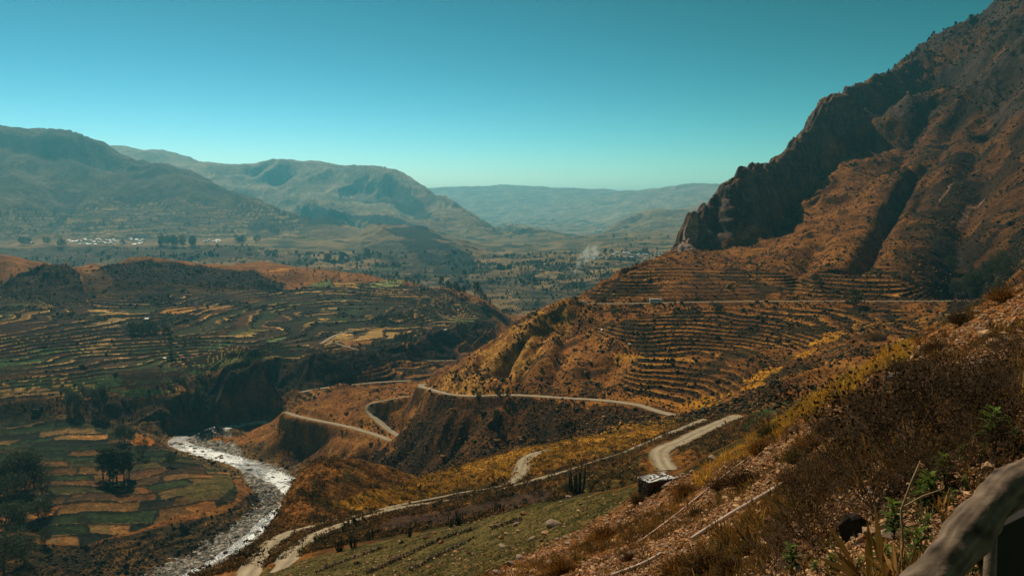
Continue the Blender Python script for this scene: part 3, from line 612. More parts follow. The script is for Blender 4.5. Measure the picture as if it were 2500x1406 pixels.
print('colour', round(time.time() - T0, 1))
# ------------------------------------------------------------------ material of the ground
def new_mat(name):
    m = bpy.data.materials.new(name); m.use_nodes = True
    nt = m.node_tree; b = nt.nodes['Principled BSDF']
    b.inputs['Specular IOR Level'].default_value = .15
    return m, nt, b
def N(nt, t, **kw):
    n = nt.nodes.new(t)
    for k, v in kw.items():
        if k in n.inputs: n.inputs[k].default_value = v
        else: setattr(n, k, v)
    return n
def ground_mat(name, scale, bump, dist, var=.9, fine=.7):
    m, nt, b = new_mat(name); L = nt.links.new
    at = N(nt, 'ShaderNodeAttribute', attribute_name='albedo')
    ge = N(nt, 'ShaderNodeNewGeometry')
    no = N(nt, 'ShaderNodeTexNoise', Scale=scale, Detail=12.0, Roughness=.72)
    L(ge.outputs['Position'], no.inputs['Vector'])
    mr = N(nt, 'ShaderNodeMapRange'); mr.inputs['From Min'].default_value = .3; mr.inputs['From Max'].default_value = .7
    mr.inputs['To Min'].default_value = 1 - var * .6; mr.inputs['To Max'].default_value = 1 + var * .6
    L(no.outputs['Fac'], mr.inputs['Value'])
    nf2 = N(nt, 'ShaderNodeTexNoise', Scale=fine, Detail=3.0, Roughness=.7); L(ge.outputs['Position'], nf2.inputs['Vector'])
    mr2 = N(nt, 'ShaderNodeMapRange'); mr2.inputs['From Min'].default_value = .32; mr2.inputs['From Max'].default_value = .68; mr2.inputs['To Min'].default_value = .42; mr2.inputs['To Max'].default_value = 1.6
    L(nf2.outputs['Fac'], mr2.inputs['Value']); ml2 = N(nt, 'ShaderNodeMath', operation='MULTIPLY'); L(mr.outputs['Result'], ml2.inputs[0]); L(mr2.outputs['Result'], ml2.inputs[1])
    mx = N(nt, 'ShaderNodeVectorMath', operation='MULTIPLY')
    L(at.outputs['Color'], mx.inputs[0]); L(ml2.outputs[0], mx.inputs[1])
    L(mx.outputs['Vector'], b.inputs['Base Color'])
    bp2 = N(nt, 'ShaderNodeBump', Strength=.7, Distance=.35 / fine); L(nf2.outputs['Fac'], bp2.inputs['Height'])
    bp = N(nt, 'ShaderNodeBump', Strength=bump, Distance=dist)
    L(no.outputs['Fac'], bp.inputs['Height']); L(bp2.outputs['Normal'], bp.inputs['Normal']); L(bp.outputs['Normal'], b.inputs['Normal'])
    b.inputs['Roughness'].default_value = .95; b.inputs['Specular IOR Level'].default_value = .05
    return m
MG_near = ground_mat('stony_soil', 1.6, .8, .25, fine=9.0)
MG_mid = ground_mat('dry_grass_slope', .12, .8, 2.2, fine=.55)
MG_far = ground_mat('far_slope', .012, .8, 16.0, .7, fine=.07)
# ------------------------------------------------------------------ mesh pieces
reg = np.full(XX.shape, 1, np.int8)                       # valley_floor
reg[near] = 0
reg[(~near) & (RR < 380) & (PU > 560)] = 2                   # shelf
reg[(RR >= 380) & (RR < 640) & (PU > 770)] = 3               # middle hill
reg[(RR >= 606) & (RR < 2400) & (PU > 1415)] = 4             # right mountain
reg[(RR > 4150) & (PU < 800)] = 5
reg[(RR > 5300) & (PU >= 560) & (PU < 1300)] = 6
reg[(RR > 9000)] = 7
reg[(RR > 4700) & (RR < 9000) & (PU >= 1300)] = 8
reg[(RR > 9300) & (PU < 700)] = 6
names = ['slope', 'valley_ground', 'hillside', 'hill', 'mountain', 'mountain', 'mountain', 'mountain_range', 'hill']
mats = [MG_near, MG_mid, MG_mid, MG_mid, MG_mid, MG_far, MG_far, MG_far, MG_far]
V = np.stack([XX, YY, ZF], -1).reshape(-1, 3).astype(np.float32)
AC = np.concatenate([ALB, np.ones(XX.shape + (1,), np.float32)], -1).reshape(-1, 4)
idg = np.arange(NR * NA).reshape(NR, NA)
quads = np.stack([idg[:-1, :-1], idg[:-1, 1:], idg[1:, 1:], idg[1:, :-1]], -1).reshape(-1, 4)
fr = reg[:-1, :-1].reshape(-1)
def mesh_np(name, v, f, mat=None, cols=None, smooth=True, k=None):
    me = bpy.data.meshes.new(name)
    v = np.ascontiguousarray(v, np.float32); f = np.ascontiguousarray(f, np.int32); k = f.shape[1]
    me.vertices.add(len(v)); me.vertices.foreach_set('co', v.ravel())
    me.loops.add(f.size); me.loops.foreach_set('vertex_index', f.ravel())
    me.polygons.add(len(f)); me.polygons.foreach_set('loop_start', np.arange(0, f.size, k, dtype=np.int32))
    me.polygons.foreach_set('use_smooth', np.full(len(f), smooth))
    if cols is not None:
        at = me.attributes.new('albedo', 'FLOAT_COLOR', 'POINT'); at.data.foreach_set('color', np.ascontiguousarray(cols, np.float32).ravel())
    me.update(calc_edges=True)
    if mat: me.materials.append(mat)
    return me
def link(name, me, parent=None, kind=None, label=None, cat=None, group=None):
    o = bpy.data.objects.new(name, me); COL.objects.link(o)
    if parent: o.parent = parent
    if kind: o['kind'] = kind
    if label: o['label'] = label
    if cat: o['category'] = cat
    if group: o['group'] = group
    return o
LAB = ['stony foreground hillside scattered with scree falling to the left', 'terraced valley ground with fields on the left of the river', 'brown grassy shelf crossed by pale dirt roads below the stony slope',
       'golden brown spur hill with a road around its foot, between the river and the terraces', 'tall rocky brown mountain with terraced foot filling the right side', 'hazy long mountain behind the left village',
       'hazy round-topped mountain in the middle of the left ridge', 'palest blue range closing the far end of the valley', 'low hazy hill beside the foot of the far range']
for k, nm in enumerate(names):
    fk = quads[fr == k]
    if len(fk) == 0: continue
    used, inv = np.unique(fk, return_inverse=True)
    link(nm, mesh_np(nm, V[used], inv.reshape(-1, 4), mats[k], AC[used]), kind='structure', label=LAB[k], cat='terrain')
print('mesh', len(V), round(time.time() - T0, 1))
# ------------------------------------------------------------------ ray to ground
TF = ZF / RR
def hit(u, v, rmin=2.0):
    a, t = ray(u, v)
    j = int(np.clip(np.searchsorted(GA, a), 1, NA - 1))
    w = (a - GA[j - 1]) / (GA[j] - GA[j - 1])
    tc = TF[:, j - 1] * (1 - w) + TF[:, j] * w
    i0 = np.searchsorted(GR, math.log(rmin))
    ok = np.where(tc[i0:] >= t)[0]
    i = (ok[0] + i0) if len(ok) else NR - 1
    if i > i0 and tc[i] > tc[i - 1]: f = (t - tc[i - 1]) / (tc[i] - tc[i - 1])
    else: f = 1
    f = min(1, max(0, f))
    r = math.exp(GR[i - 1] + (GR[i] - GR[i - 1]) * f)
    return Vector((r * math.sin(a), r * math.cos(a), r * t)), r
def gz(x, y):
    x = np.asarray(x, float); y = np.asarray(y, float)
    a = np.arctan2(x, y); r = np.log(np.hypot(x, y))
    j = np.clip(np.searchsorted(GA, a), 1, NA - 1); i = np.clip(np.searchsorted(GR, r), 1, NR - 1)
    wa_ = np.clip((a - GA[j - 1]) / (GA[j] - GA[j - 1]), 0, 1); wr_ = np.clip((r - GR[i - 1]) / (GR[i] - GR[i - 1]), 0, 1)
    return (ZF[i - 1, j - 1] * (1 - wa_) + ZF[i - 1, j] * wa_) * (1 - wr_) + (ZF[i, j - 1] * (1 - wa_) + ZF[i, j] * wa_) * wr_
# ------------------------------------------------------------------ light, sky, air
SUN_AZ, SUN_EL = math.radians(-28), math.radians(45)
sun = bpy.data.lights.new('sun', 'SUN'); sun.energy = 5.0; sun.angle = math.radians(.53); sun.color = (1, .85, .64)
so = bpy.data.objects.new('sun', sun); COL.objects.link(so)
sd = Vector((math.sin(SUN_AZ) * math.cos(SUN_EL), math.cos(SUN_AZ) * math.cos(SUN_EL), math.sin(SUN_EL)))
so.rotation_euler = sd.to_track_quat('Z', 'Y').to_euler()
so.location = (0, 0, 300)
w = bpy.data.worlds.new('World'); sc.world = w; w.use_nodes = True
nt = w.node_tree; bg = nt.nodes['Background']
sky = nt.nodes.new('ShaderNodeTexSky'); sky.sky_type = 'NISHITA'; sky.sun_disc = False
sky.sun_elevation = SUN_EL; sky.sun_rotation = SUN_AZ; sky.altitude = 3400; sky.air_density = 1.0; sky.dust_density = 1.2; sky.ozone_density = 1.0
# clear, deep teal air: each channel of the sky gets its own contrast
sp = nt.nodes.new('ShaderNodeSeparateColor'); cb = nt.nodes.new('ShaderNodeCombineColor'); nt.links.new(sky.outputs[0], sp.inputs[0])
for ch, (ga, mu) in enumerate(((3.6, .0154), (2.3, .152), (3.0, .0178))):
    pw = nt.nodes.new('ShaderNodeMath'); pw.operation = 'POWER'; pw.inputs[1].default_value = ga; nt.links.new(sp.outputs[ch], pw.inputs[0])
    ml = nt.nodes.new('ShaderNodeMath'); ml.operation = 'MULTIPLY'; ml.inputs[1].default_value = mu; nt.links.new(pw.outputs[0], ml.inputs[0]); nt.links.new(ml.outputs[0], cb.inputs[ch])
nt.links.new(cb.outputs[0], bg.inputs[0])
bg.inputs[1].default_value = .06
sc.view_settings.view_transform = 'Standard'; sc.view_settings.look = 'None'; sc.view_settings.exposure = 0; sc.view_settings.gamma = 1
sc.cycles.max_bounces = 4; sc.cycles.diffuse_bounces = 2; sc.cycles.glossy_bounces = 2; sc.cycles.transparent_max_bounces = 6; sc.cycles.volume_bounces = 1
sc.cycles.use_denoising = True; sc.cycles.sample_clamp_indirect = 4
def box_mesh(name, x0, x1, y0, y1, z0, z1, mat=None):
    v = [(x, y, z) for x in (x0, x1) for y in (y0, y1) for z in (z0, z1)]
    f = [(0, 1, 3, 2), (4, 6, 7, 5), (0, 4, 5, 1), (2, 3, 7, 6), (0, 2, 6, 4), (1, 5, 7, 3)]
    return mesh_np(name, np.array(v), np.array(f), mat, smooth=False)
hm = bpy.data.materials.new('haze'); hm.use_nodes = True; nt = hm.node_tree
nt.nodes.remove(nt.nodes['Principled BSDF'])
pv = nt.nodes.new('ShaderNodeVolumePrincipled'); pv.inputs['Color'].default_value = (.20, .74, 1.0, 1); pv.inputs['Density'].default_value = 6.6e-5; pv.inputs['Anisotropy'].default_value = .38
nt.links.new(pv.outputs[0], nt.nodes['Material Output'].inputs['Volume'])
ZTOP = float(max(ZF.max() + 30, 760))
link('haze', box_mesh('haze', -36000, 36000, -3000, 36000, float(ZF.min()) - 1.5, ZTOP, hm), kind='stuff', label='pale teal haze hanging in the whole valley', cat='haze')
# ------------------------------------------------------------------ roads
def road_mat():
    m, nt, b = new_mat('dirt_road'); L = nt.links.new
    uv = N(nt, 'ShaderNodeAttribute', attribute_name='albedo')
    ge = N(nt, 'ShaderNodeNewGeometry')
    no = N(nt, 'ShaderNodeTexNoise', Scale=.5, Detail=8.0, Roughness=.65); L(ge.outputs['Position'], no.inputs['Vector'])
    mr = N(nt, 'ShaderNodeMapRange'); mr.inputs['To Min'].default_value = .72; mr.inputs['To Max'].default_value = 1.28
    L(no.outputs['Fac'], mr.inputs['Value'])
    mx = N(nt, 'ShaderNodeVectorMath', operation='MULTIPLY'); L(uv.outputs['Color'], mx.inputs[0]); L(mr.outputs['Result'], mx.inputs[1])
    L(mx.outputs['Vector'], b.inputs['Base Color']); b.inputs['Roughness'].default_value = .95; b.inputs['Specular IOR Level'].default_value = .05
    return m
MR = road_mat()
RLAB = {'A': 'pale dirt road bending in a hairpin beside the stone hut', 'B': 'pale dirt track running along the shelf beside the dark ploughed plot', 'C': 'pale dirt road curving through the yellow bushes above the river', 'F': 'pale dirt road contouring across the foot of the spur hill',
        'G': 'short pale road bend dropping from the saddle of the small knoll', 'H': 'pale dirt road wrapping around below the small knoll', 'I': 'thin pale track behind the small knoll', 'J': 'thin pale road cut level across the terraced mountain foot', 'K': 'thin pale track descending the terraces behind the spur hill', 'L': 'short pale lane between the tan fields of the left terraces'}
RW = {'B': ([1360, 1330, 1285, 1240, 1226, 1210, 1195, 1165, 1150, 1135, 1105, 1098, 1075, 1060, 1024], [4.4, 4.2, 2.5, 2.0, 1.2, .7, 1.5, 2.2, 1.0, .5, .6, 2.0, 1.8, 3.0, 3.4]), 'C': ([1400, 1330, 1290, 1250, 1235, 1195, 1180, 1150, 1120, 1100], [4.8, 4.6, 2.5, 2.1, 1.4, .8, 3.0, 5.0, 4.8, 3.0])}
for nm, L0, wd in ROADS:
    seg = np.r_[0, np.cumsum(np.hypot(np.diff(L0[:, 0]), np.diff(L0[:, 1])))]
    n = max(12, int(seg[-1] / 2.0)); q = np.linspace(0, seg[-1], n)
    L = np.stack([np.interp(q, seg, L0[:, k]) for k in range(3)], 1)
    tg = np.gradient(L[:, :2], axis=0); tg /= np.linalg.norm(tg, axis=1)[:, None] + 1e-9
    nx = np.c_[-tg[:, 1], tg[:, 0]]
    pass
    prof = np.array([-1, -.9, -.72, -.55, -.38, -.2, 0, .2, .38, .55, .72, .9, 1])
    col = np.array([.16, .24, .30, .37, .38, .31, .25, .31, .38, .37, .30, .24, .16])
    if nm in RW: wd = np.interp(-project(*L.T)[1], -np.array(RW[nm][0]), RW[nm][1])
    wv = wd * .5 * (1 + .18 * pn(q / 7, q * 0 + len(nm), 5) + .14 * pn(q / 2.5, q * 0, 6))
    vs = []; cs = []
    for p, c in zip(prof, col):
        vs.append(np.c_[L[:, :2] + nx * (p * wv)[:, None], L[:, 2] + .22 + .08 * (1 - p * p)])
        cc = c * (1 + .22 * pn(q / 9, q * 0 + p * 2, 8)) * (.9 + .2 * hashf(np.arange(n), int(p * 100) + 200, 3)); cs.append(np.c_[cc * .92, cc * .74, cc * .50, np.ones(n)])
    k = len(prof); vs = np.stack(vs, 1).reshape(-1, 3); cs = np.stack(cs, 1).reshape(-1, 4)
    g = np.arange(n * k).reshape(n, k)
    f = np.stack([g[:-1, :-1], g[1:, :-1], g[1:, 1:], g[:-1, 1:]], -1).reshape(-1, 4)[:, ::-1]
    link('road', mesh_np('road', vs, f, MR, cs), kind='structure', label=RLAB[nm], cat='road')
# ------------------------------------------------------------------ river
def river_mat():
    m, nt, b = new_mat('river_water'); L = nt.links.new
    ge = N(nt, 'ShaderNodeNewGeometry'); at = N(nt, 'ShaderNodeAttribute', attribute_name='albedo')
    n1 = N(nt, 'ShaderNodeTexNoise', Scale=.30, Detail=10.0, Roughness=.78, Distortion=.6); L(ge.outputs['Position'], n1.inputs['Vector'])
    ad = N(nt, 'ShaderNodeMath', operation='ADD'); L(n1.outputs['Fac'], ad.inputs[0]); L(at.outputs['Fac'], ad.inputs[1])
    cr = N(nt, 'ShaderNodeValToRGB'); cr.color_ramp.elements[0].position = .99; cr.color_ramp.elements[1].position = 1.03
    cr.color_ramp.elements[0].color = (.02, .03, .033, 1); cr.color_ramp.elements[1].color = (.68, .73, .75, 1)
    L(ad.outputs[0], cr.inputs['Fac']); L(cr.outputs['Color'], b.inputs['Base Color'])
    n2 = N(nt, 'ShaderNodeTexNoise', Scale=.9, Detail=6.0, Roughness=.6); L(ge.outputs['Position'], n2.inputs['Vector'])
    bp = N(nt, 'ShaderNodeBump', Strength=.8, Distance=.5); L(n2.outputs['Fac'], bp.inputs['Height']); L(bp.outputs['Normal'], b.inputs['Normal'])
    b.inputs['Roughness'].default_value = .28; b.inputs['Specular IOR Level'].default_value = .6
    return m
seg = np.r_[0, np.cumsum(np.hypot(np.diff(RVL[:, 0]), np.diff(RVL[:, 1])))]
n = int(seg[-1] / 2); q = np.linspace(0, seg[-1], n)
L = np.stack([np.interp(q, seg, RVL[:, k]) for k in range(4)], 1)
tg = np.gradient(L[:, :2], axis=0); tg /= np.linalg.norm(tg, axis=1)[:, None]; nx = np.c_[-tg[:, 1], tg[:, 0]]
prof = np.linspace(-1, 1, 17); vs = []; cs = []
au = project(L[:, 0], L[:, 1], L[:, 2])
foam_along = np.interp(au[1], [1026, 1045, 1070, 1085, 1100, 1125, 1140, 1160, 1230, 1262, 1280, 1300, 1316, 1330, 1410], [.52, .46, .34, .40, .52, .50, .34, .48, .54, .50, .34, .42, .46, .2, .1])
dry = np.interp(au[1], [1310, 1330, 1420], [0, .3, .6])
for p in prof:
    zz = L[:, 2] + .25 - .02 * np.abs(p) + .25 * fbm(L[:, 0] + nx[:, 0] * p * 10, L[:, 1] + nx[:, 1] * p * 10, 9, 2, 9) - dry * .6
    vs.append(np.c_[L[:, :2] + nx * (p * L[:, 3] * (1.2 - dry))[:, None], zz])
    fo = foam_along - .012 + .07 * (1 - 1.6 * abs(p)) + .12 * pn(L[:, 0] / 14 + p * 1.5, L[:, 1] / 14, 31) ; cs.append(np.c_[fo, fo, fo, np.ones(n)])
k = len(prof); vs = np.stack(vs, 1).reshape(-1, 3); cs = np.stack(cs, 1).reshape(-1, 4)
g = np.arange(n * k).reshape(n, k); f = np.stack([g[:-1, :-1], g[1:, :-1], g[1:, 1:], g[:-1, 1:]], -1).reshape(-1, 4)[:, ::-1]
link('river', mesh_np('river', vs, f, river_mat(), cs), kind='structure', label='river with white rapids curving through a gravel bed', cat='river')
print('setting', round(time.time() - T0, 1))
# ------------------------------------------------------------------ plant and stone materials
def attr_mat(name, rough=.9, var=.5, scale=2.0, trans=0.0, bump=0.0):
    m, nt, b = new_mat(name); L = nt.links.new
    at = N(nt, 'ShaderNodeAttribute', attribute_name='albedo'); ge = N(nt, 'ShaderNodeNewGeometry')
    no = N(nt, 'ShaderNodeTexNoise', Scale=scale, Detail=5.0, Roughness=.6); L(ge.outputs['Position'], no.inputs['Vector'])
    mr = N(nt, 'ShaderNodeMapRange'); mr.inputs['To Min'].default_value = 1 - var; mr.inputs['To Max'].default_value = 1 + var
    L(no.outputs['Fac'], mr.inputs['Value'])
    mx = N(nt, 'ShaderNodeVectorMath', operation='MULTIPLY'); L(at.outputs['Color'], mx.inputs[0]); L(mr.outputs['Result'], mx.inputs[1])
    L(mx.outputs['Vector'], b.inputs['Base Color']); b.inputs['Roughness'].default_value = rough; b.inputs['Specular IOR Level'].default_value = .12
    if bump:
        bp = N(nt, 'ShaderNodeBump', Strength=.8, Distance=bump); L(no.outputs['Fac'], bp.inputs['Height']); L(bp.outputs['Normal'], b.inputs['Normal'])
    if trans:
        tr = N(nt, 'ShaderNodeBsdfTranslucent'); ms = N(nt, 'ShaderNodeMixShader'); ms.inputs[0].default_value = trans
        L(mx.outputs['Vector'], tr.inputs['Color']); L(b.outputs[0], ms.inputs[1]); L(tr.outputs[0], ms.inputs[2])
        L(ms.outputs[0], nt.nodes['Material Output'].inputs['Surface'])
    return m
def flat_mat(name, col, rough=.8, var=.35, scale=3.0, metal=0.0, bump=0.0, spec=.2):
    m, nt, b = new_mat(name); L = nt.links.new
    tc = N(nt, 'ShaderNodeTexCoord'); no = N(nt, 'ShaderNodeTexNoise', Scale=scale, Detail=7.0, Roughness=.65); L(tc.outputs['Object'], no.inputs['Vector'])
    cr = N(nt, 'ShaderNodeValToRGB'); cr.color_ramp.elements[0].position = .3; cr.color_ramp.elements[1].position = .7
    cr.color_ramp.elements[0].color = tuple(c * (1 - var) for c in col) + (1,); cr.color_ramp.elements[1].color = tuple(min(.9, c * (1 + var)) for c in col) + (1,)
    L(no.outputs['Fac'], cr.inputs['Fac']); L(cr.outputs['Color'], b.inputs['Base Color'])
    b.inputs['Roughness'].default_value = rough; b.inputs['Metallic'].default_value = metal; b.inputs['Specular IOR Level'].default_value = spec
    if bump:
        bp = N(nt, 'ShaderNodeBump', Strength=.9, Distance=bump); L(no.outputs['Fac'], bp.inputs['Height']); L(bp.outputs['Normal'], b.inputs['Normal'])
    return m
M_leaf = attr_mat('leaves', .7, .35, 1.5, .42)
M_shrub = attr_mat('dry_shrub', .9, .4, 1.0, .18)
M_stone = attr_mat('weathered_stone', .92, .45, 9.0, 0, .03)
M_bark = flat_mat('bark', (.10, .075, .055), .9, .4, 2.0)
# ------------------------------------------------------------------ templates
def ico(sub=0):
    import bmesh
    bm = bmesh.new(); bmesh.ops.create_icosphere(bm, subdivisions=sub + 1, radius=1)
    v = np.array([p.co[:] for p in bm.verts]); f = np.array([[q.index for q in p.verts] for p in bm.faces]); bm.free()
    return v, f
I0 = ico(0); I1 = ico(1); I2 = ico(2)
def rock_t(base, seed, flat=.7, rough=.28):
    v, f = base; r = np.random.default_rng(seed)
    d = r.normal(size=(7, 3)); d /= np.linalg.norm(d, axis=1)[:, None]
    s = np.ones(len(v))
    for k in range(7): s = np.minimum(s, (.62 + .3 * r.random()) / np.maximum(v @ d[k], .25))
    v = v * s[:, None] * (1 + rough * .35 * r.normal(size=(len(v), 1))) * np.array([1, .6 + .4 * r.random(), flat])
    return v, f
def scatter(tmpl, pos, scl, rot, col, colj=.0):
    """merge copies of a template; returns verts, faces, colours"""
    v, f = tmpl; n = len(pos); scl = np.asarray(scl, float)
    if scl.ndim == 1: scl = np.repeat(scl[:, None], 3, 1)
    c, s = np.cos(rot)[:, None], np.sin(rot)[:, None]
    x = v[None, :, 0] * scl[:, :1]; y = v[None, :, 1] * scl[:, 1:2]; z = v[None, :, 2] * scl[:, 2:]
    V_ = np.stack([x * c - y * s, x * s + y * c, z], -1) + pos[:, None, :]
    F_ = f[None] + (np.arange(n) * len(v))[:, None, None]
    cc = np.repeat(col[:, None, :], len(v), 1) * (1 + colj * (np.clip(v[None, :, 2:3], -1, 1)))
    return V_.reshape(-1, 3), F_.reshape(-1, f.shape[1]), np.concatenate([cc.reshape(-1, 3), np.ones((n * len(v), 1))], 1)
def merge(parts):
    vs, fs, cs = [], [], []; o = 0
    for v, f, c in parts: vs.append(v); fs.append(f + o); cs.append(c); o += len(v)
    return np.concatenate(vs), np.concatenate(fs), np.concatenate(cs)
def clump_t(seed, n, blade, flat=.75, lean=.9, wid=.10):
    """a tuft: n blades springing from the root into a dome"""
    r = np.random.default_rng(seed)
    a = r.random(n) * 2 * PI; e = np.arccos(1 - r.random(n) * lean); L = blade * (.55 + .45 * r.random(n))
    d = np.stack([np.sin(e) * np.cos(a), np.sin(e) * np.sin(a), np.cos(e) * flat], 1)
    b = np.stack([.22 * r.normal(size=n) * .6, .22 * r.normal(size=n) * .6, np.zeros(n) - .04], 1)
    sd = np.cross(d, r.normal(size=(n, 3))); sd /= np.linalg.norm(sd, axis=1)[:, None] + 1e-9
    mid = b + d * (L * .55)[:, None]; tip = b + d * L[:, None]; tip[:, 2] -= .12 * L * np.sin(e)
    v = np.stack([b, mid - sd * (wid * .5), tip, mid + sd * (wid * .5)], 1).reshape(-1, 3)
    f = np.arange(4 * n).reshape(n, 4)
    return v, f
def leafy_t(seed, n, leaf, rx=1, rz=.8, shell=.5):
    """a bush: small leaf faces through a lumpy volume resting on the ground"""
    r = np.random.default_rng(seed)
    k = 6; cen = np.stack([r.normal(size=k) * .45 * rx, r.normal(size=k) * .45 * rx, rz * (.25 + .6 * r.random(k))], 1); rad = .32 + .3 * r.random(k)
    i = r.integers(0, k, n); d = r.normal(size=(n, 3)); d /= np.linalg.norm(d, axis=1)[:, None]
    p = cen[i] + d * (rad[i] * (shell + (1 - shell) * r.random(n)))[:, None]; p[:, 2] = np.abs(p[:, 2])
    t1 = np.cross(d, r.normal(size=(n, 3))); t1 /= np.linalg.norm(t1, axis=1)[:, None]; t2 = np.cross(t1, d + .8 * r.normal(size=(n, 3))); t2 /= np.linalg.norm(t2, axis=1)[:, None]
    L = leaf * (.6 + .8 * r.random(n))[:, None]
    v = np.stack([p - t1 * L * .5, p + t2 * L * .28, p + t1 * L * .5, p - t2 * L * .28], 1).reshape(-1, 3)
    return v, np.arange(4 * n).reshape(n, 4)
def ground_pos(az, lr):
    r = np.exp(lr); x = r * np.sin(az); y = r * np.cos(az); return np.stack([x, y, gz(x, y)], 1), r
def lookup(M, az, lr):
    j = np.clip(np.searchsorted(GA, az), 0, NA - 1); i = np.clip(np.searchsorted(GR, lr), 0, NR - 1); return M[i, j]
# ------------------------------------------------------------------ shrubs nobody could count
DEN = np.zeros(XX.shape, np.float32)
nsh = fbm(XX, YY, 55, 4, 201); nsh2 = fbm(XX, YY, 16, 3, 202)
pat = sst(-.45, .5, nsh + .6 * nsh2)
DEN[(RR > 380) & (RR < 1500)] = .10
pat = pat ** 1.6
DEN = np.where(rm, .10 + .5 * pat, DEN)
DEN = np.where(rm & (PU > 2100), .25 + .6 * pat, DEN)
DEN = np.where(rm & (PV > 620) & (PV < 660), .5, DEN)
DEN = np.where(cliff_r, .12, DEN)
DEN = np.where(mid, .15 + .6 * pat, DEN)
DEN = np.where(scrub, .35 + .65 * pat, DEN)
DEN = np.where(ter_a | ter_b | ter_d, .05 + .8 * EDGE + .3 * (pat > .7), DEN)
DEN = np.where(ter_c, .012 + .45 * EDGE + .5 * (fbm(XX, YY, 90, 4, 72) > .45), DEN)
DEN = np.where(cliff_l | low | grove_s, .35 + .5 * pat, DEN)
DEN = np.where(flats, 0, DEN)
DEN = np.where((RR < 380) & ~near, .25 + .5 * pat, DEN)
DEN = np.where(yel, .55, DEN)
DEN = np.where(plow | field_near, .02, DEN)
DEN = np.where((RR > 1500) & (RR < 3300) & valley, .42 * sst(.15, .6, fbm(XX, YY, 160, 4, 48)) + .035, DEN)
DEN = np.where(riverbank & ~gravel, .3, DEN)
DEN = np.where((road_w > .02) | gravel | (DRIV < 2), 0, DEN)
DEN = np.where(dark_r, .9, DEN)
open_v = mask([(1570, 1085), (1650, 1080), (1690, 1180), (1590, 1180)], 95, 235, 0); DEN[open_v] = 0
NS = 900000
az = rng.uniform(-.64, .64, NS); lr = rng.uniform(math.log(62), math.log(3300), NS)
# favour the ground nearer than 1300 m
acc = lookup(DEN, az, lr) > rng.random(NS)
az, lr = az[acc], lr[acc]
pos, r = ground_pos(az, lr)
isn = lookup(near, az, lr); isy = lookup(yel, az, lr) | lookup(yel2, az, lr); ist = lookup(ter_c | flats | low | grove_s | cliff_l, az, lr)
n = len(az)
size = np.exp(rng.normal(-.1, .55, n)) * np.interp(r, [60, 200, 500, 1000, 2000, 3300], [.35, .48, .55, .72, 2.1, 3.4])
palS = np.array([(.05, .042, .02), (.085, .05, .02), (.16, .085, .026), (.035, .038, .018), (.26, .14, .04)])
pi_ = rng.choice(5, n, p=[.22, .24, .26, .10, .18]); pi_[ist] = rng.choice([0, 3, 1], ist.sum(), p=[.4, .4, .2])
rmi = lookup(rm, az, lr) & (lookup(PU, az, lr) < 2150); pi_[rmi] = rng.choice(5, rmi.sum(), p=[.1, .2, .33, .05, .32])
yy = isy & (rng.random(n) < .62)
col = palS[pi_]; col[yy] = np.array([.50, .28, .03]) * (.75 + .5 * rng.random((yy.sum(), 1)))
col = col * (.7 + .6 * rng.random((n, 1)))
size[yy] *= .9
ok = ~isn
lo = ok & (r > 330); hi = ok & (r <= 330) & (r > 126)
rot = rng.random(n) * 2 * PI
parts = []
for k in range(4):
    s = lo & ((np.arange(n) % 4) == k)
    t = rock_t(I0, 300 + k, .85, .9); t = (t[0] + np.array([0, 0, .45]), t[1])
    parts.append(scatter(t, pos[s], np.stack([size[s] * .75, size[s] * .75, size[s] * .75 * np.where(r[s] > 1500, 1.7, 1)], 1), rot[s], col[s]))
v, f, c = merge(parts)
link('shrubs', mesh_np('shrubs', v, f, M_shrub, c, smooth=False), kind='stuff', label='small dark and golden shrubs dotted over the slopes', cat='shrubs')
parts = []
for k in range(4):
    s = hi & ((np.arange(n) % 4) == k)
    parts.append(scatter(leafy_t(320 + k, 34, .42), pos[s], size[s] * .8, rot[s], col[s], .2))
v, f, c = merge(parts)
link('bushes', mesh_np('bushes', v, f, M_shrub, c, smooth=False), kind='stuff', label='low yellow and brown bushes covering the shelf by the roads', cat='bushes')
print('shrubs', lo.sum(), hi.sum(), round(time.time() - T0, 1))
# ------------------------------------------------------------------ scree and grass on the near slope
NS = 260000
az = rng.uniform(-.35, .66, NS); lr = rng.uniform(math.log(3.2), math.log(118), NS)
mm = lookup(near, az, lr); fn = lookup(field_near, az, lr)
pos, r = ground_pos(az, lr)
q = fbm(pos[:, 0], pos[:, 1], 9, 4, 211) + .5 * fbm(pos[:, 0] * .6 + pos[:, 1] * .8, (pos[:, 1] * .6 - pos[:, 0] * .8) / 6, 2.5, 2, 212)
pr = np.where(fn, .10, np.clip(.62 + .9 * q, .06, 1)) * np.where(r < 16, .8, 1)
k = mm & (rng.random(NS) < pr)
pos, r, az, fn = pos[k], r[k], az[k], fn[k]
n = len(pos)
size = np.exp(rng.normal(0, .5, n)) * np.interp(r, [3, 10, 30, 60, 110], [.009, .02, .045, .075, .13])
bc = np.array([(.36, .18, .08), (.27, .125, .055), (.50, .30, .155), (.16, .08, .042), (.32, .20, .12)])[rng.integers(0, 5, n)] * (.65 + .6 * rng.random((n, 1)))
rot = rng.random(n) * 2 * PI
parts = []
for j in range(8):
    s = (np.arange(n) % 8) == j
    parts.append(scatter(rock_t(I0, 340 + j, .65, .5), pos[s] + np.c_[np.zeros((s.sum(), 2)), size[s] * .18], size[s], rot[s], bc[s]))
v, f, c = merge(parts)
link('rubble', mesh_np('rubble', v, f, M_stone, c, smooth=False), kind='stuff', label='loose reddish scree covering the near slope', cat='stones')
print('scree', n, round(time.time() - T0, 1))
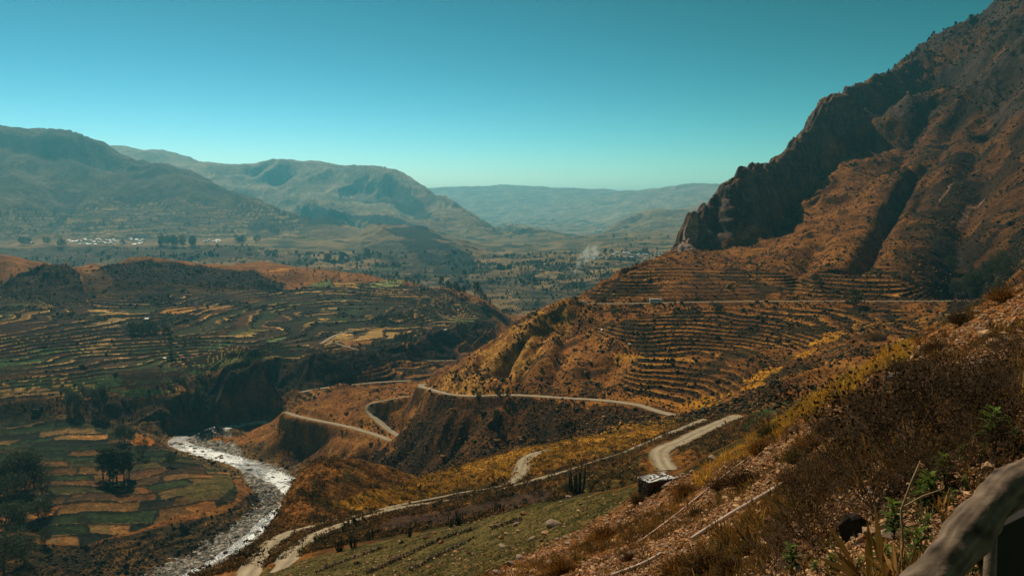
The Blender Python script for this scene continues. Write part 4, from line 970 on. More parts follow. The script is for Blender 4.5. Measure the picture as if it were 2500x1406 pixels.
# grass: tufts and the yellow strip at the brow
NS = 100000
az = rng.uniform(-.35, .66, NS); lr = rng.uniform(math.log(3.0), math.log(118), NS)
mm = lookup(near, az, lr); fn = lookup(field_near, az, lr)
pos, r = ground_pos(az, lr)
q = fbm(pos[:, 0], pos[:, 1], 9, 4, 211)
pu, pv_ = project(*pos.T)
ex = np.array(NEARP[:14], float)[::-1]; brow = np.interp(pu, ex[:, 0], ex[:, 1])
strip = (pv_ - brow < 34 + 22 * pn(pu / 60, pv_ * 0, 5)) & (pu > 1700) & (pu < 2230) & (pv_ > brow - 8)
pr = np.where(strip, 1.0, np.where(fn, .5, np.clip(.11 - .6 * q, .02, .6)))
k = mm & (rng.random(NS) < pr)
pos, r, fn, strip = pos[k], r[k], fn[k], strip[k]; n = len(pos)
size = np.exp(rng.normal(0, .35, n)) * np.interp(r, [3, 10, 40, 110], [.10, .2, .30, .34]) * np.where(strip, 1.15, np.where(fn, .55, 1))
colg = np.array([(.24, .13, .035), (.33, .18, .04), (.14, .085, .03), (.10, .09, .03)])[rng.choice(4, n, p=[.35, .25, .25, .15])]
colg[fn] = np.array([(.06, .075, .02), (.10, .10, .03), (.15, .12, .04)])[rng.integers(0, 3, fn.sum())]
sg = np.array([(.62, .36, .05), (.54, .36, .07), (.26, .22, .05), (.48, .25, .035)])[rng.choice(4, strip.sum(), p=[.45, .25, .12, .18])]; colg[strip] = sg
colg = colg * (.7 + .6 * rng.random((n, 1)))
parts = []
for j in range(4):
    s = (np.arange(n) % 4) == j
    parts.append(scatter(clump_t(360 + j, 16, 1.0, 1.1, .6, .075), pos[s], size[s], rng.random(s.sum()) * 6.28, colg[s], .25))
v, f, c = merge(parts)
link('grass', mesh_np('grass', v, f, M_shrub, c, smooth=False), kind='stuff', label='dry golden grass tufts on the near slope', cat='grass')
# gravel and boulders of the river bed
NS = 60000
az = rng.uniform(-.50, -.2, NS); lr = rng.uniform(math.log(410), math.log(760), NS)
k = (lookup(gravel, az, lr) & (lookup(DRIV, az, lr) > -.3)) & (rng.random(NS) < .5)
pos, r = ground_pos(az[k], lr[k]); n = len(pos)
pos[:, 2] = np.maximum(pos[:, 2], -200.1)
size = np.exp(rng.normal(-.55, .5, n)) * .8
bc = np.array([(.32, .29, .25), (.20, .18, .16), (.42, .38, .33), (.09, .08, .07)])[rng.integers(0, 4, n)] * (.7 + .6 * rng.random((n, 1)))
parts = [scatter(rock_t(I0, 380 + j, .7, .4), pos[(np.arange(n) % 4) == j], size[(np.arange(n) % 4) == j], rng.random(((np.arange(n) % 4) == j).sum()) * 6, bc[(np.arange(n) % 4) == j]) for j in range(4)]
v, f, c = merge(parts)
link('gravel', mesh_np('gravel', v, f, M_stone, c, smooth=False), kind='stuff', label='grey river gravel and cobbles along the channel', cat='gravel')
print('stuff', round(time.time() - T0, 1))
# ------------------------------------------------------------------ helpers for things
def empty(name, loc, label, cat, group=None, rz=0, scale=1.0):
    o = bpy.data.objects.new(name, None); COL.objects.link(o); o.location = loc; o.rotation_euler = (0, 0, rz)
    o.scale = scale if isinstance(scale, tuple) else (scale,) * 3; o.empty_display_size = .2
    o['label'] = label; o['category'] = cat
    if group: o['group'] = group
    return o
def part(name, me, parent, label=None):
    o = bpy.data.objects.new(name, me); COL.objects.link(o); o.parent = parent
    if label: o['label'] = label
    return o
def copy_tree(o, loc, rz, scale, label, group=None, cat=None):
    def rec(s, par):
        c = s.copy(); COL.objects.link(c); c.parent = par
        for ch in s.children: rec(ch, c)
        return c
    c = rec(o, None); c.location = loc; c.rotation_euler = (0, 0, rz); c.scale = scale if isinstance(scale, tuple) else (scale,) * 3
    c['label'] = label
    if group: c['group'] = group
    elif 'group' in c: del c['group']
    if cat: c['category'] = cat
    return c
def tube(pts, rad, n=8, wob=0, seed=0):
    """round bar through points with a radius each"""
    P_ = np.asarray(pts, float); R_ = np.broadcast_to(np.asarray(rad, float), (len(P_),)); r = np.random.default_rng(seed)
    T = np.gradient(P_, axis=0); T /= np.linalg.norm(T, axis=1)[:, None] + 1e-9
    ref = np.array([0, 0, 1.]) if abs(T[0, 2]) < .8 else np.array([1., 0, 0]); vs = []
    for k in range(len(P_)):
        a = np.cross(T[k], ref); a /= np.linalg.norm(a) + 1e-9; b = np.cross(a, T[k])
        an = np.arange(n) * 2 * PI / n; q = R_[k] * (1 + wob * r.normal(size=n))
        vs.append(P_[k] + (np.cos(an) * q)[:, None] * a + (np.sin(an) * q)[:, None] * b)
    v = np.concatenate(vs); f = []
    for k in range(len(P_) - 1):
        for i in range(n): f.append((k * n + i, k * n + (i + 1) % n, (k + 1) * n + (i + 1) % n, (k + 1) * n + i))
    e = len(P_) - 1
    v = np.vstack([v, P_[0], P_[-1]]); a0, a1 = len(v) - 2, len(v) - 1
    for i in range(n): f.append((a0, (i + 1) % n, i, a0)); f.append((a1, e * n + i, e * n + (i + 1) % n, a1))
    return v, f
def py_mesh(name, items, mat, smooth=True):
    """items: list of (verts, faces) joined into one mesh"""
    v = []; f = []; o = 0
    for vv, ff in items:
        v += [tuple(map(float, p)) for p in vv]
        for q in ff:
            q = [int(i) + o for i in q]
            if len(q) == 4 and q[3] == q[0]: q = q[:3]
            f.append(tuple(q))
        o += len(vv)
    me = bpy.data.meshes.new(name); me.from_pydata(v, [], f); me.update()
    me.polygons.foreach_set('use_smooth', [smooth] * len(me.polygons))
    me.materials.append(mat)
    return me
def box(x0, x1, y0, y1, z0, z1, jit=0, seed=0):
    v = np.array([(x, y, z) for x in (x0, x1) for y in (y0, y1) for z in (z0, z1)], float)
    if jit: v += np.random.default_rng(seed).normal(size=v.shape) * jit
    return v, [(0, 1, 3, 2), (4, 6, 7, 5), (0, 4, 5, 1), (2, 3, 7, 6), (0, 2, 6, 4), (1, 5, 7, 3)]
# ------------------------------------------------------------------ trees
def leaf_cloud(cen, rad, n, leaf, seed, cols):
    r = np.random.default_rng(seed); k = len(cen); w = rad ** 2 / (rad ** 2).sum(); i = r.choice(k, n, p=w)
    d = r.normal(size=(n, 3)); d /= np.linalg.norm(d, axis=1)[:, None]
    p = cen[i] + d * (rad[i] * (.35 + .65 * np.sqrt(r.random(n))))[:, None]
    t1 = r.normal(size=(n, 3)); t1[:, 2] -= .5; t1 /= np.linalg.norm(t1, axis=1)[:, None]
    t2 = np.cross(t1, r.normal(size=(n, 3))); t2 /= np.linalg.norm(t2, axis=1)[:, None]
    L = leaf * (.6 + .8 * r.random(n))[:, None]
    v = np.stack([p - t1 * L * .5, p + t2 * L * .3, p + t1 * L * .5, p - t2 * L * .3], 1).reshape(-1, 3)
    c = np.array(cols)[r.integers(0, len(cols), n)] * (.7 + .6 * r.random((n, 1)))
    return v, np.arange(4 * n).reshape(n, 4), np.c_[np.repeat(c, 4, 0), np.ones(4 * n)]
GREENS = [(.03, .045, .02), (.05, .064, .025), (.02, .031, .015), (.085, .09, .036)]
def make_tree(kind, seed, n, leaf):
    """unit-height tree: kind 'tall' eucalyptus, 'round' broad tree, 'poplar', 'bush'"""
    r = np.random.default_rng(seed); limbs = []; cen = []; rad = []
    if kind == 'tall': z0, wid, k = .30, .20, 16
    elif kind == 'round': z0, wid, k = .22, .34, 15
    elif kind == 'poplar': z0, wid, k = .12, .09, 14
    else: z0, wid, k = .08, .42, 12
    bend = r.normal(size=2) * .03
    tr = [(bend[0] * t * t * 4, bend[1] * t * t * 4, t * .9) for t in (0, .12, .3, .5, .7, .95)]
    limbs.append(tube(tr, [.024, .018, .015, .011, .007, .002], 7, .08, seed))
    for j in range(k):
        t = z0 + (1 - z0) * (j + .5 * r.random()) / k; a = j * 2.4 + r.random()
        prof = (1 - ((t - .5) / .55) ** 2 * .8) if kind != 'poplar' else 1 - .6 * max(0, t - .5)
        d = wid * prof * (.45 + .6 * r.random()); b = np.array([bend[0] * t * t * 4, bend[1] * t * t * 4, t * .86])
        e = b + np.array([math.cos(a) * d, math.sin(a) * d, .05 + .08 * r.random()])
        limbs.append(tube([b - (0, 0, .05), (b + e) / 2 + (0, 0, .01), e], [.007, .005, .002], 5))
        cen.append(e); rad.append(wid * (.26 + .22 * r.random()) * (1.0 if kind != 'poplar' else 1.4))
    cen = np.array(cen); rad = np.array(rad); cen[:, 2] = np.minimum(cen[:, 2], 1 - rad * .6)
    tm = py_mesh('trunk', limbs, M_bark)
    v, f, c = leaf_cloud(cen, rad, n, leaf, seed + 1, GREENS)
    return tm, mesh_np('crown', v, f, M_leaf, c, smooth=False)
TREES = {k: [make_tree(k, 500 + 10 * i + s, n, lf) for s in range(3)] for i, (k, n, lf) in enumerate((('tall', 2600, .034), ('round', 2600, .036), ('poplar', 1500, .03), ('bush', 1800, .055)))}
def tree(u, v, hpx, kind, label, group=None, name='tree', wide=1.0, cat='tree', rmin=200, sink=.02):
    p, r = hit(u, v, rmin)
    if u < 330 and v > 1050: hpx *= .86
    if 1060 < u < 1200 and 700 < v < 760: hpx *= 1.25
    h = hpx * r / F * 1.02
    tm, cm = TREES[kind][rng.integers(0, 3)]
    w_ = h * wide * rng.uniform(.9, 1.1)
    o = empty(name, (p.x, p.y, p.z - h * sink), label, cat, group, rng.random() * 6.28, (w_, w_, h))
    part('trunk', tm, o); part('crown', cm, o)
    return o
tree(1167, 730, 36, 'tall', 'tallest dark eucalyptus in the row on the plateau brow above the canyon', wide=.95)
tree(1075, 706, 27, 'tall', 'slim dark eucalyptus at the left end of the row on the plateau brow')
G1 = 'eucalyptus trees in a row on the plateau brow'
for q in ((1095, 711, 22), (1103, 714, 18), (1116, 722, 29), (1122, 722, 22), (1132, 722, 21)): tree(*q, 'tall', 'dark eucalyptus between the slim left tree and the tallest one on the plateau brow', G1)
for q in ((1176, 734, 22), (1184, 740, 20), (1196, 748, 14)): tree(*q, 'tall', 'smaller dark eucalyptus stepping down the canyon side right of the tallest one', G1)
for q in ((1010, 693, 10), (949, 689, 9), (957, 690, 8), (965, 691, 10), (992, 693, 15), (1011, 693, 9)): tree(*q, 'round', 'tiny dark tree on the skyline of the left plateau', 'small trees on the plateau skyline')
tree(1310, 747, 15, 'bush', 'single round bush on the tan fields behind the spur hill crest', name='bush', cat='bush')
tree(1229, 766, 13, 'round', 'small dark tree on orange fields left of the spur hill crest')
for q in ((1118, 813, 26), (1126, 815, 30), (1134, 816, 26)): tree(*q, 'tall', 'dark tree of the close trio at the cliff edge of the left plateau', 'trio of trees at the plateau cliff edge')
tree(1030, 806, 20, 'tall', 'lone thin tree beside the brown fields near the plateau cliff')
for q in ((968, 838, 24), (980, 840, 30), (990, 842, 30), (1002, 842, 26), (1014, 842, 20)): tree(*q, 'tall', 'thin dark tree in the clump below the tan fields on the lower terraces', 'clump of thin trees below the tan fields')
for k in range(11): tree(930 + k * 10 + rng.uniform(-4, 4), 783 + rng.uniform(-3, 8), rng.uniform(16, 28), 'round', 'dark tree in the dense grove on the terraces of the left plateau', 'grove on the left terraces')
tree(418, 858, 62, 'poplar', 'tall narrow dark poplar standing alone on the left terraces')
tree(371, 782, 14, 'round', 'small tree beside the white hut on the left terraces')
tree(450, 838, 16, 'round', 'small round tree right of the tall poplar')
for k in range(8): tree(320 + k * 11 + rng.uniform(-4, 4), 812 + rng.uniform(-3, 8), rng.uniform(18, 30), 'bush', 'dark bushy tree massed on the bank below the white hut', 'trees on the bank below the white hut', wide=1.0)
for q in ((232, 990, 36), (246, 995, 48), (256, 993, 40), (240, 1010, 38)): tree(*q, 'tall', 'tall dark tree of the cluster above the riverside fields', 'cluster above the riverside fields')
for q in ((170, 992, 30), (182, 996, 42), (192, 1000, 34)): tree(*q, 'round', 'dark tree of the left cluster on the bank above the green fields', 'left cluster above the green fields')
for q in ((480, 1020, 60), (492, 1032, 88), (506, 1028, 66), (520, 1012, 48)): tree(*q, 'tall', 'tall dark tree on the bank above the river bend', 'trees above the river bend')
for q in ((532, 1068, 30), (541, 1070, 26)): tree(*q, 'tall', 'dark tree standing on the near bank of the upper river', 'pair on the upper river bank', rmin=300)
for q in ((252, 1168, 82), (268, 1174, 92), (285, 1178, 96), (303, 1174, 84), (315, 1166, 70), (276, 1185, 70)): tree(*q, 'tall', 'tall dark tree of the grove in the middle of the riverside fields', 'grove in the middle of the riverside fields', wide=1.15)
tree(417, 1138, 36, 'round', 'round tree beside tan fields close to the river')
tree(347, 1114, 40, 'round', 'dark tree left of the orange field corner by the river')
for q in ((292, 1078, 46), (305, 1082, 52), (318, 1080, 36)): tree(*q, 'round', 'dark tree at the foot of the bank behind the riverside grove', 'trees at the foot of the bank')
for q in ((18, 1208, 90), (40, 1200, 104), (62, 1196, 100), (84, 1192, 84), (104, 1206, 60), (30, 1230, 80)): tree(*q, 'round', 'big dark tree of the leftmost grove beside the green fields', 'leftmost grove beside the green fields', wide=1.25)
for q in ((14, 1310, 90), (50, 1300, 76), (95, 1270, 60), (112, 1256, 50), (60, 1370, 80), (10, 1400, 110), (110, 1330, 46)): tree(*q, 'round', 'dark spreading tree on the shady bank below the leftmost grove', 'trees on the shady left bank', wide=1.3)
tree(120, 1235, 34, 'bush', 'round bush beside the pale hut in the lower left fields', name='bush', cat='bush')
tree(1222, 984, 48, 'tall', 'thin eucalyptus rising beside the road across the foot of the spur hill', wide=.8)
tree(1240, 980, 36, 'tall', 'smaller eucalyptus right beside the thin one at the road', wide=.8)
tree(1208, 1040, 44, 'tall', 'thin eucalyptus below the road in the shaded gully', wide=.75)
tree(1752, 758, 22, 'bush', 'broad dark bush just below the upper road on the terraced slope', wide=1.6, name='bush', cat='bush')
tree(2086, 748, 40, 'bush', 'large dark bush hanging below the upper road further right', wide=1.1, name='bush', cat='bush')
tree(1498, 770, 26, 'bush', 'dark bush below the upper road near the spur hill crest', name='bush', cat='bush')
tree(1385, 1205, 30, 'bush', 'dark bush beside the candelabra cactus on the shelf', name='bush', cat='bush', rmin=100)
G2 = 'dark trees along the terraces above the upper road'
for q in ((1960, 697, 18), (1990, 690, 22), (2000, 700, 18), (2190, 690, 26), (2212, 694, 24), (2224, 700, 20), (2240, 712, 22), (1905, 716, 18), (1930, 724, 16), (1790, 716, 14), (1700, 724, 12), (2150, 720, 16)): tree(*q, 'round', 'dark tree among the terraces above the upper road', G2)
G3 = 'trees in the dark fold at the right end of the upper road'
for k in range(16): tree(2360 + rng.uniform(-40, 100), rng.uniform(660, 730), rng.uniform(24, 44), 'round', 'dark tree in the shaded fold where the upper road ends', G3, wide=1.2)
# far groves
for k in range(18): tree(385 + 90 * rng.random(), 600 + rng.uniform(-3, 3), rng.uniform(14, 28), 'round', 'dark tree of the grove at the right end of the left village', 'grove beside the left village', rmin=2800)
for k in range(10): tree(570 + 62 * rng.random(), 592 + rng.uniform(-3, 3), rng.uniform(10, 22), 'round', 'dark tree of the small grove right of the left village', 'small grove right of the left village', rmin=2800)
for q in ((52, 598, 17), (60, 599, 18), (70, 598, 15)): tree(*q, 'round', 'dark tree of the little clump left of the left village', 'clump left of the left village', wide=1.3, rmin=2800)
for q in ((112, 597, 16), (118, 598, 17), (143, 602, 12), (150, 603, 20), (158, 602, 14), (297, 597, 12), (303, 598, 9)): tree(*q, 'round', 'dark tree standing between the houses of the left village', 'trees among the left village houses', rmin=2800)
G4 = 'dark trees scattered on the far valley floor'
spots = [(rng.uniform(700, 1000), rng.uniform(625, 665)) for _ in range(42)] + [(rng.uniform(1240, 1430), rng.uniform(622, 652)) for _ in range(34)] + [(rng.uniform(1200, 1420), rng.uniform(650, 715)) for _ in range(26)] + [(rng.uniform(1480, 1650), rng.uniform(575, 650)) for _ in range(30)] + [(rng.uniform(30, 700), rng.uniform(520, 575)) for _ in range(24)]
for (u, v) in spots: tree(u, v, rng.uniform(6, 13) * (1 if v > 600 else .8), 'round' if rng.random() < .6 else 'tall', 'small hazy dark tree dotted over the far valley and village slopes', G4, rmin=1450)
for q in ((1378, 714, 20), (1386, 716, 24), (1398, 714, 28), (1408, 714, 26), (1420, 712, 26), (1428, 710, 20), (1325, 716, 13), (1334, 716, 14), (1345, 712, 12), (1366, 684, 16), (1374, 686, 18), (1390, 684, 12), (1272, 664, 14), (1282, 664, 12)):
    tree(*q, 'tall' if q[0] > 1370 and q[1] > 700 else 'round', 'dark tree in the groves of the valley behind the spur hill crest', 'groves in the valley behind the spur hill', rmin=1200)
print('trees', round(time.time() - T0, 1))
# ------------------------------------------------------------------ houses
M_wall = flat_mat('adobe_wall', (.36, .30, .25), .9, .25, .4); M_tin = flat_mat('tin_roof', (.62, .64, .66), .5, .12, .3, .0, 0, .5); M_red = flat_mat('red_roof', (.34, .08, .05), .8, .2, .4)
M_dark = flat_mat('dark_opening', (.015, .014, .013), .9, .1)
def house_meshes(seed):
    r = np.random.default_rng(seed); L, W_, H = 4.5 + 2 * r.random(), 3 + r.random(), 2.6 + 1.6 * r.random()
    v, f = box(-L, L, -W_, W_, -1.5, H)
    g = np.array([(-L, -W_, H + .01), (-L, W_, H + .01), (-L, 0, H + 1.3), (L, -W_, H + .01), (L, W_, H + .01), (L, 0, H + 1.3)])
    wall = py_mesh('wall', [(v, f), (g, [(0, 2, 1), (3, 4, 5)])], M_wall, False)
    e = .4; t = .12
    R1 = np.array([(-L - e, -W_ - e, H - .2), (L + e, -W_ - e, H - .2), (L + e, 0, H + 1.5), (-L - e, 0, H + 1.5), (-L - e, W_ + e, H - .2), (L + e, W_ + e, H - .2)])
    R2 = R1 + (0, 0, t); rv = np.vstack([R1, R2])
    roof = (rv, [(0, 3, 2, 1), (3, 4, 5, 2), (6, 7, 8, 9), (9, 8, 11, 10), (0, 1, 7, 6), (4, 10, 11, 5), (0, 6, 9, 3), (3, 9, 10, 4), (1, 2, 8, 7), (2, 5, 11, 8)])
    win = [box(x - .5, x + .5, -W_ - .03, -W_ + .02, .9, 1.9) for x in (-L * .5, L * .45)]
    door = box(-.5, .5, -W_ - .04, -W_ + .02, -.2, 1.95)
    return wall, py_mesh('roof', [roof], M_tin, False), py_mesh('window', win, M_dark, False), py_mesh('door', [door], M_dark, False)
HM = [house_meshes(700 + k) for k in range(5)]
M_redroof = HM[0][1].copy(); M_redroof.materials.clear(); M_redroof.materials.append(M_red)
def house(u, v, label, group=None, scale=1.0, rmin=1000, red=False, cat='house', name='house'):
    p, r = hit(u, v, rmin); m = HM[rng.integers(0, 5)] if not red else HM[0]
    o = empty(name, (p.x, p.y, p.z + .2), label, cat, group, rng.choice([0.2, 1.7, -.4, .9]) + rng.normal() * .1, scale)
    part('wall', m[0], o); part('roof', M_redroof if red else m[1], o)
    if r < 1400: part('window', m[2], o); part('door', m[3], o)
    return o
for k in range(74):
    u = 165 + 195 * rng.random(); v = rng.uniform(585, 599) - .012 * abs(u - 260) * rng.random()
    house(u, v, 'small pale tin-roofed house in the left village under the hazy mountain', 'houses of the left village', rng.uniform(.75, 1.15), 2800)
house(318, 583, 'house with a red roof at the top of the left village', None, 1.8, 2800, True)
for k in range(12): house(488 + 55 * rng.random(), rng.uniform(586, 593), 'small pale house between the two groves right of the left village', 'houses between the groves', rng.uniform(.8, 1.2), 2800)
house(78, 595, 'lone pale house left of the left village', None, 1.3, 2800)
for k in range(58):
    u = 1450 + 190 * rng.random(); house(u, rng.uniform(616, 634), 'small pale house in the village below the right rock cliff', 'houses of the right village', rng.uniform(.7, 1.1), 1500)
for k in range(7): house(1425 + 30 * rng.random(), rng.uniform(625, 633), 'pale house at the near corner of the right village by the smoke', 'houses by the smoke', .8, 1500)
house(360, 782, 'white hut with a bright roof beside the small tree on the left terraces', None, .55, 600)
house(404, 878, 'tiny white shed in the green fields of the left terraces', None, .45, 600, cat='shed', name='shed')
house(449, 877, 'tiny pale shed with a red roof in the green fields of the left terraces', None, .45, 600, True, cat='shed', name='shed')
house(1086, 808, 'small pale house among brown fields near the canyon edge', None, .45, 600)
house(1470, 808, 'small pale shelter on the terraces below the upper road', None, .2, 380, cat='shed', name='shed')
house(1537, 842, 'tiny white shelter lower on the terraced slope', None, .14, 380, cat='shed', name='shed')
house(97, 1138, 'small pale hut at the corner of a green riverside field', None, .35, 380, cat='shed', name='shed')
house(93, 1226, 'small pale hut under the leftmost grove', None, .5, 380, cat='shed', name='shed')
# ------------------------------------------------------------------ pylon
M_steel = flat_mat('steel', (.10, .10, .10), .6, .2, 1, .6)
p, r = hit(828, 689, 700)
it = []
H_ = 33 * r / F
for (sx, sy) in ((1, 1), (1, -1), (-1, 1), (-1, -1)): it.append(tube([(sx * 2.2, sy * 2.2, -1), (sx * .5, sy * .5, H_ * .75), (0, 0, H_)], [.22, .18, .12], 4))
for k in range(6):
    z0_, z1_ = H_ * .12 * k, H_ * .12 * (k + 1); a0 = 2.2 - 1.7 * z0_ / (H_ * .75); a1 = 2.2 - 1.7 * z1_ / (H_ * .75)
    for s in (1, -1): it.append(tube([(-a0, s * a0, z0_), (a1, s * a1, z1_)], .1, 4)); it.append(tube([(s * a0, -a0, z0_), (s * a1, a1, z1_)], .1, 4))
o = empty('pylon', p, 'thin lattice power pylon standing on the brown rise of the left plateau', 'pylon')
part('lattice', py_mesh('lattice', it, M_steel), o)
part('cross_arm', py_mesh('cross_arm', [tube([(-4, 0, H_ * .82), (4, 0, H_ * .82)], .15, 4), tube([(-3, 0, H_ * .93), (3, 0, H_ * .93)], .15, 4)], M_steel), o)
# ------------------------------------------------------------------ bus and car on the upper road
M_white = flat_mat('white_paint', (.72, .74, .76), .35, .04, 1, 0, 0, .5); M_glass = flat_mat('dark_glass', (.02, .025, .03), .1, .1, 1, 0, 0, .6); M_rub = flat_mat('rubber', (.02, .02, .02), .9); M_blue = flat_mat('blue_stripe', (.05, .16, .30), .4, .1)
def wheel_mesh(rad, wid):
    return py_mesh('wheel', [tube([(0, -wid, 0), (0, wid, 0)], rad, 14)], M_rub, False)
def road_at(L, u):
    pu_ = project(*L.T)[0]; k = int(np.argmin(np.abs(pu_ - u))); t_ = L[min(k + 1, len(L) - 1)] - L[max(k - 1, 0)]
    return L[k], math.atan2(t_[1], t_[0])
LJ = [q for q in ROADS if q[0] == 'J'][0][1]
def vehicle(name, L_, W_, H_, pos_, ang, label, cat, bus):
    o = empty(name, tuple(pos_ + (0, 0, .3)), label, cat, None, ang)
    if bus:
        prof = [(-L_ / 2, .45), (-L_ / 2, H_ - .25), (-L_ / 2 + .25, H_), (L_ / 2 - .35, H_), (L_ / 2, H_ - 1.0), (L_ / 2, .45)]
    else:
        prof = [(-L_ / 2, .35), (-L_ / 2, .85), (-L_ * .42, .95), (-L_ * .3, H_), (L_ * .12, H_), (L_ * .26, .95), (L_ / 2, .8), (L_ / 2, .35)]
    n_ = len(prof); v = [(x, -W_ / 2, z) for x, z in prof] + [(x, W_ / 2, z) for x, z in prof]
    f = [tuple(range(n_)), tuple(range(2 * n_ - 1, n_ - 1, -1))] + [(k, n_ + k, n_ + (k + 1) % n_, (k + 1) % n_) for k in range(n_)]
    part('body', py_mesh('body', [(np.array(v), f)], M_white, False), o)
    if bus:
        for s in (-1, 1):
            for k in range(6): x = -L_ / 2 + .6 + k * (L_ - 1.6) / 6; part('window', py_mesh('window', [box(x, x + (L_ - 1.6) / 6 - .12, s * W_ / 2 - .02, s * W_ / 2 + .02, H_ - 1.25, H_ - .5)], M_glass, False), o)
        part('windscreen', py_mesh('windscreen', [box(L_ / 2 - .02, L_ / 2 + .03, -W_ / 2 + .15, W_ / 2 - .15, H_ - 1.9, H_ - 1.05)], M_glass, False), o)
        part('stripe', py_mesh('stripe', [box(-L_ / 2 + .1, L_ / 2 - .1, -W_ / 2 - .015, -W_ / 2 + .01, 1.05, 1.35)], M_blue, False), o)
    else:
        for s in (-1, 1): part('window', py_mesh('window', [box(-L_ * .26, L_ * .1, s * W_ / 2 - .02, s * W_ / 2 + .02, 1.0, H_ - .1)], M_glass, False), o)
        part('windscreen', py_mesh('windscreen', [box(L_ * .13, L_ * .22, -W_ / 2 + .1, W_ / 2 - .1, 1.12, H_ - .02)], M_glass, False), o)
    wm = wheel_mesh(.45 if bus else .33, .14)
    for sx in (-.32, .32):
        for s in (-1, 1):
            w_ = part('wheel', wm, o); w_.location = (sx * L_, s * (W_ / 2 - .12), .45 if bus else .33)
    return o
pp, an = road_at(LJ, 1606); vehicle('bus', 8.6, 2.4, 3.0, pp, an, 'white bus driving along the level upper road', 'bus', True)
pp, an = road_at(LJ, 1428); vehicle('car', 4.2, 1.7, 1.5, pp + (0, .5, 0), an, 'pale car parked at the left end of the upper road', 'car', False)
# ------------------------------------------------------------------ smoke
sm = bpy.data.materials.new('smoke'); sm.use_nodes = True; nt = sm.node_tree; nt.nodes.remove(nt.nodes['Principled BSDF'])
pv = nt.nodes.new('ShaderNodeVolumePrincipled'); pv.inputs['Color'].default_value = (.85, .93, .95, 1); pv.inputs['Anisotropy'].default_value = .4
tc = nt.nodes.new('ShaderNodeTexCoord'); no = N(nt, 'ShaderNodeTexNoise', Scale=.05, Detail=5.0, Roughness=.6); mr = N(nt, 'ShaderNodeMapRange')
mr.inputs['From Min'].default_value = .42; mr.inputs['From Max'].default_value = .72; mr.inputs['To Min'].default_value = 0; mr.inputs['To Max'].default_value = .035
nt.links.new(tc.outputs['Object'], no.inputs['Vector']); nt.links.new(no.outputs['Fac'], mr.inputs['Value']); nt.links.new(mr.outputs[0], pv.inputs['Density']); nt.links.new(pv.outputs[0], nt.nodes['Material Output'].inputs['Volume'])
p, r = hit(1398, 676, 1500); k = r / F
it = tube([(0, 0, -4), (7 * k, 4, 10 * k), (14 * k, 10, 22 * k), (22 * k, 20, 36 * k), (36 * k, 35, 48 * k), (52 * k, 50, 60 * k), (70 * k, 60, 68 * k)], [3 * k, 6 * k, 9 * k, 13 * k, 17 * k, 20 * k, 10 * k], 14, .1, 5)
import bmesh
sme = py_mesh('smoke', [it], sm); bm_ = bmesh.new(); bm_.from_mesh(sme); bmesh.ops.remove_doubles(bm_, verts=bm_.verts, dist=.01); bmesh.ops.recalc_face_normals(bm_, faces=bm_.faces); bm_.to_mesh(sme); bm_.free()
o = link('smoke', sme, kind='stuff', label='pale smoke drifting up from a field fire behind the spur hill', cat='smoke'); o.location = p
# ------------------------------------------------------------------ stone hut on the slope
M_roofw = flat_mat('pale_sheet', (.74, .76, .78), .5, .12, .8, 0, 0, .4); M_drystone = flat_mat('dry_stone', (.11, .085, .07), .95, .6, 4.0, 0, .12); M_wood = flat_mat('old_wood', (.20, .13, .08), .9, .4, 6.0, 0, .01)
p, r = hit(1600, 1196, 40)
k = r / F
o = empty('stone_hut', (p.x, p.y, p.z), 'small dark stone hut with a bright sheet roof weighed down by stones', 'hut', None, math.radians(24))
Lh, Wh, Hh = 35 * k, 22 * k, 37 * k
its = [box(-Lh, Lh, -Wh, Wh, -1.2, Hh * .86)]
r_ = np.random.default_rng(9)
blk = []
for face in range(4):
    for j in range(9):
        for i in range(15):
            t = (i + .5 * (j % 2) + r_.normal() * .1) / 15 * 2 - 1; z = -1.0 + (Hh * .86 + 1.0) * (j + .5) / 9
            if abs(t) > 1: continue
            s = np.array([Lh / 15 if face < 2 else Wh / 15, .07, (Hh + 1) / 19]) * (.9 + .25 * r_.random())
            if face < 2: c_ = (t * Lh, (1 if face else -1) * Wh, z); sc_ = s
            else: c_ = ((1 if face == 3 else -1) * Lh, t * Wh, z); sc_ = s[[1, 0, 2]]
            v, f = I0; w_ = np.sign(v) * np.abs(v) ** .6
            blk.append((w_ * sc_ * 1.12 + c_ + r_.normal(size=3) * .015, f))
part('wall', py_mesh('wall', its + blk, M_drystone, False), o)
for j in range(5):
    x0 = -Lh * 1.08 + j * Lh * 2.16 / 5; n_ = 15; xs = np.linspace(x0, x0 + Lh * 2.16 / 5 + .06, n_); y0, y1 = -Wh * 1.12, Wh * 1.12
    zz = Hh * .9 + .02 * j % .05 + .022 * np.cos(np.arange(n_) * PI / 1.0)
    v = [(x, y0, z - .02) for x, z in zip(xs, zz)] + [(x, y1, z - .10 + .03 * r_.normal()) for x, z in zip(xs, zz)]
    v += [(a_, b_, c_ - .015) for a_, b_, c_ in v]
    f = [(i, i + 1, n_ + i + 1, n_ + i) for i in range(n_ - 1)] + [(2 * n_ + i + 1, 2 * n_ + i, 3 * n_ + i, 3 * n_ + i + 1) for i in range(n_ - 1)]
    f += [(i, 2 * n_ + i, 2 * n_ + i + 1, i + 1) for i in range(n_ - 1)] + [(n_ + i + 1, 3 * n_ + i + 1, 3 * n_ + i, n_ + i) for i in range(n_ - 1)]
    part('roof_sheet', py_mesh('roof_sheet', [(np.array(v), f)], M_roofw, False), o)
part('pole', py_mesh('pole', [tube([(-Lh * .9, -Wh * 1.15, Hh * .98), (Lh * 1.2, -Wh * .4, Hh * 1.12)], .04, 6)], M_wood), o)
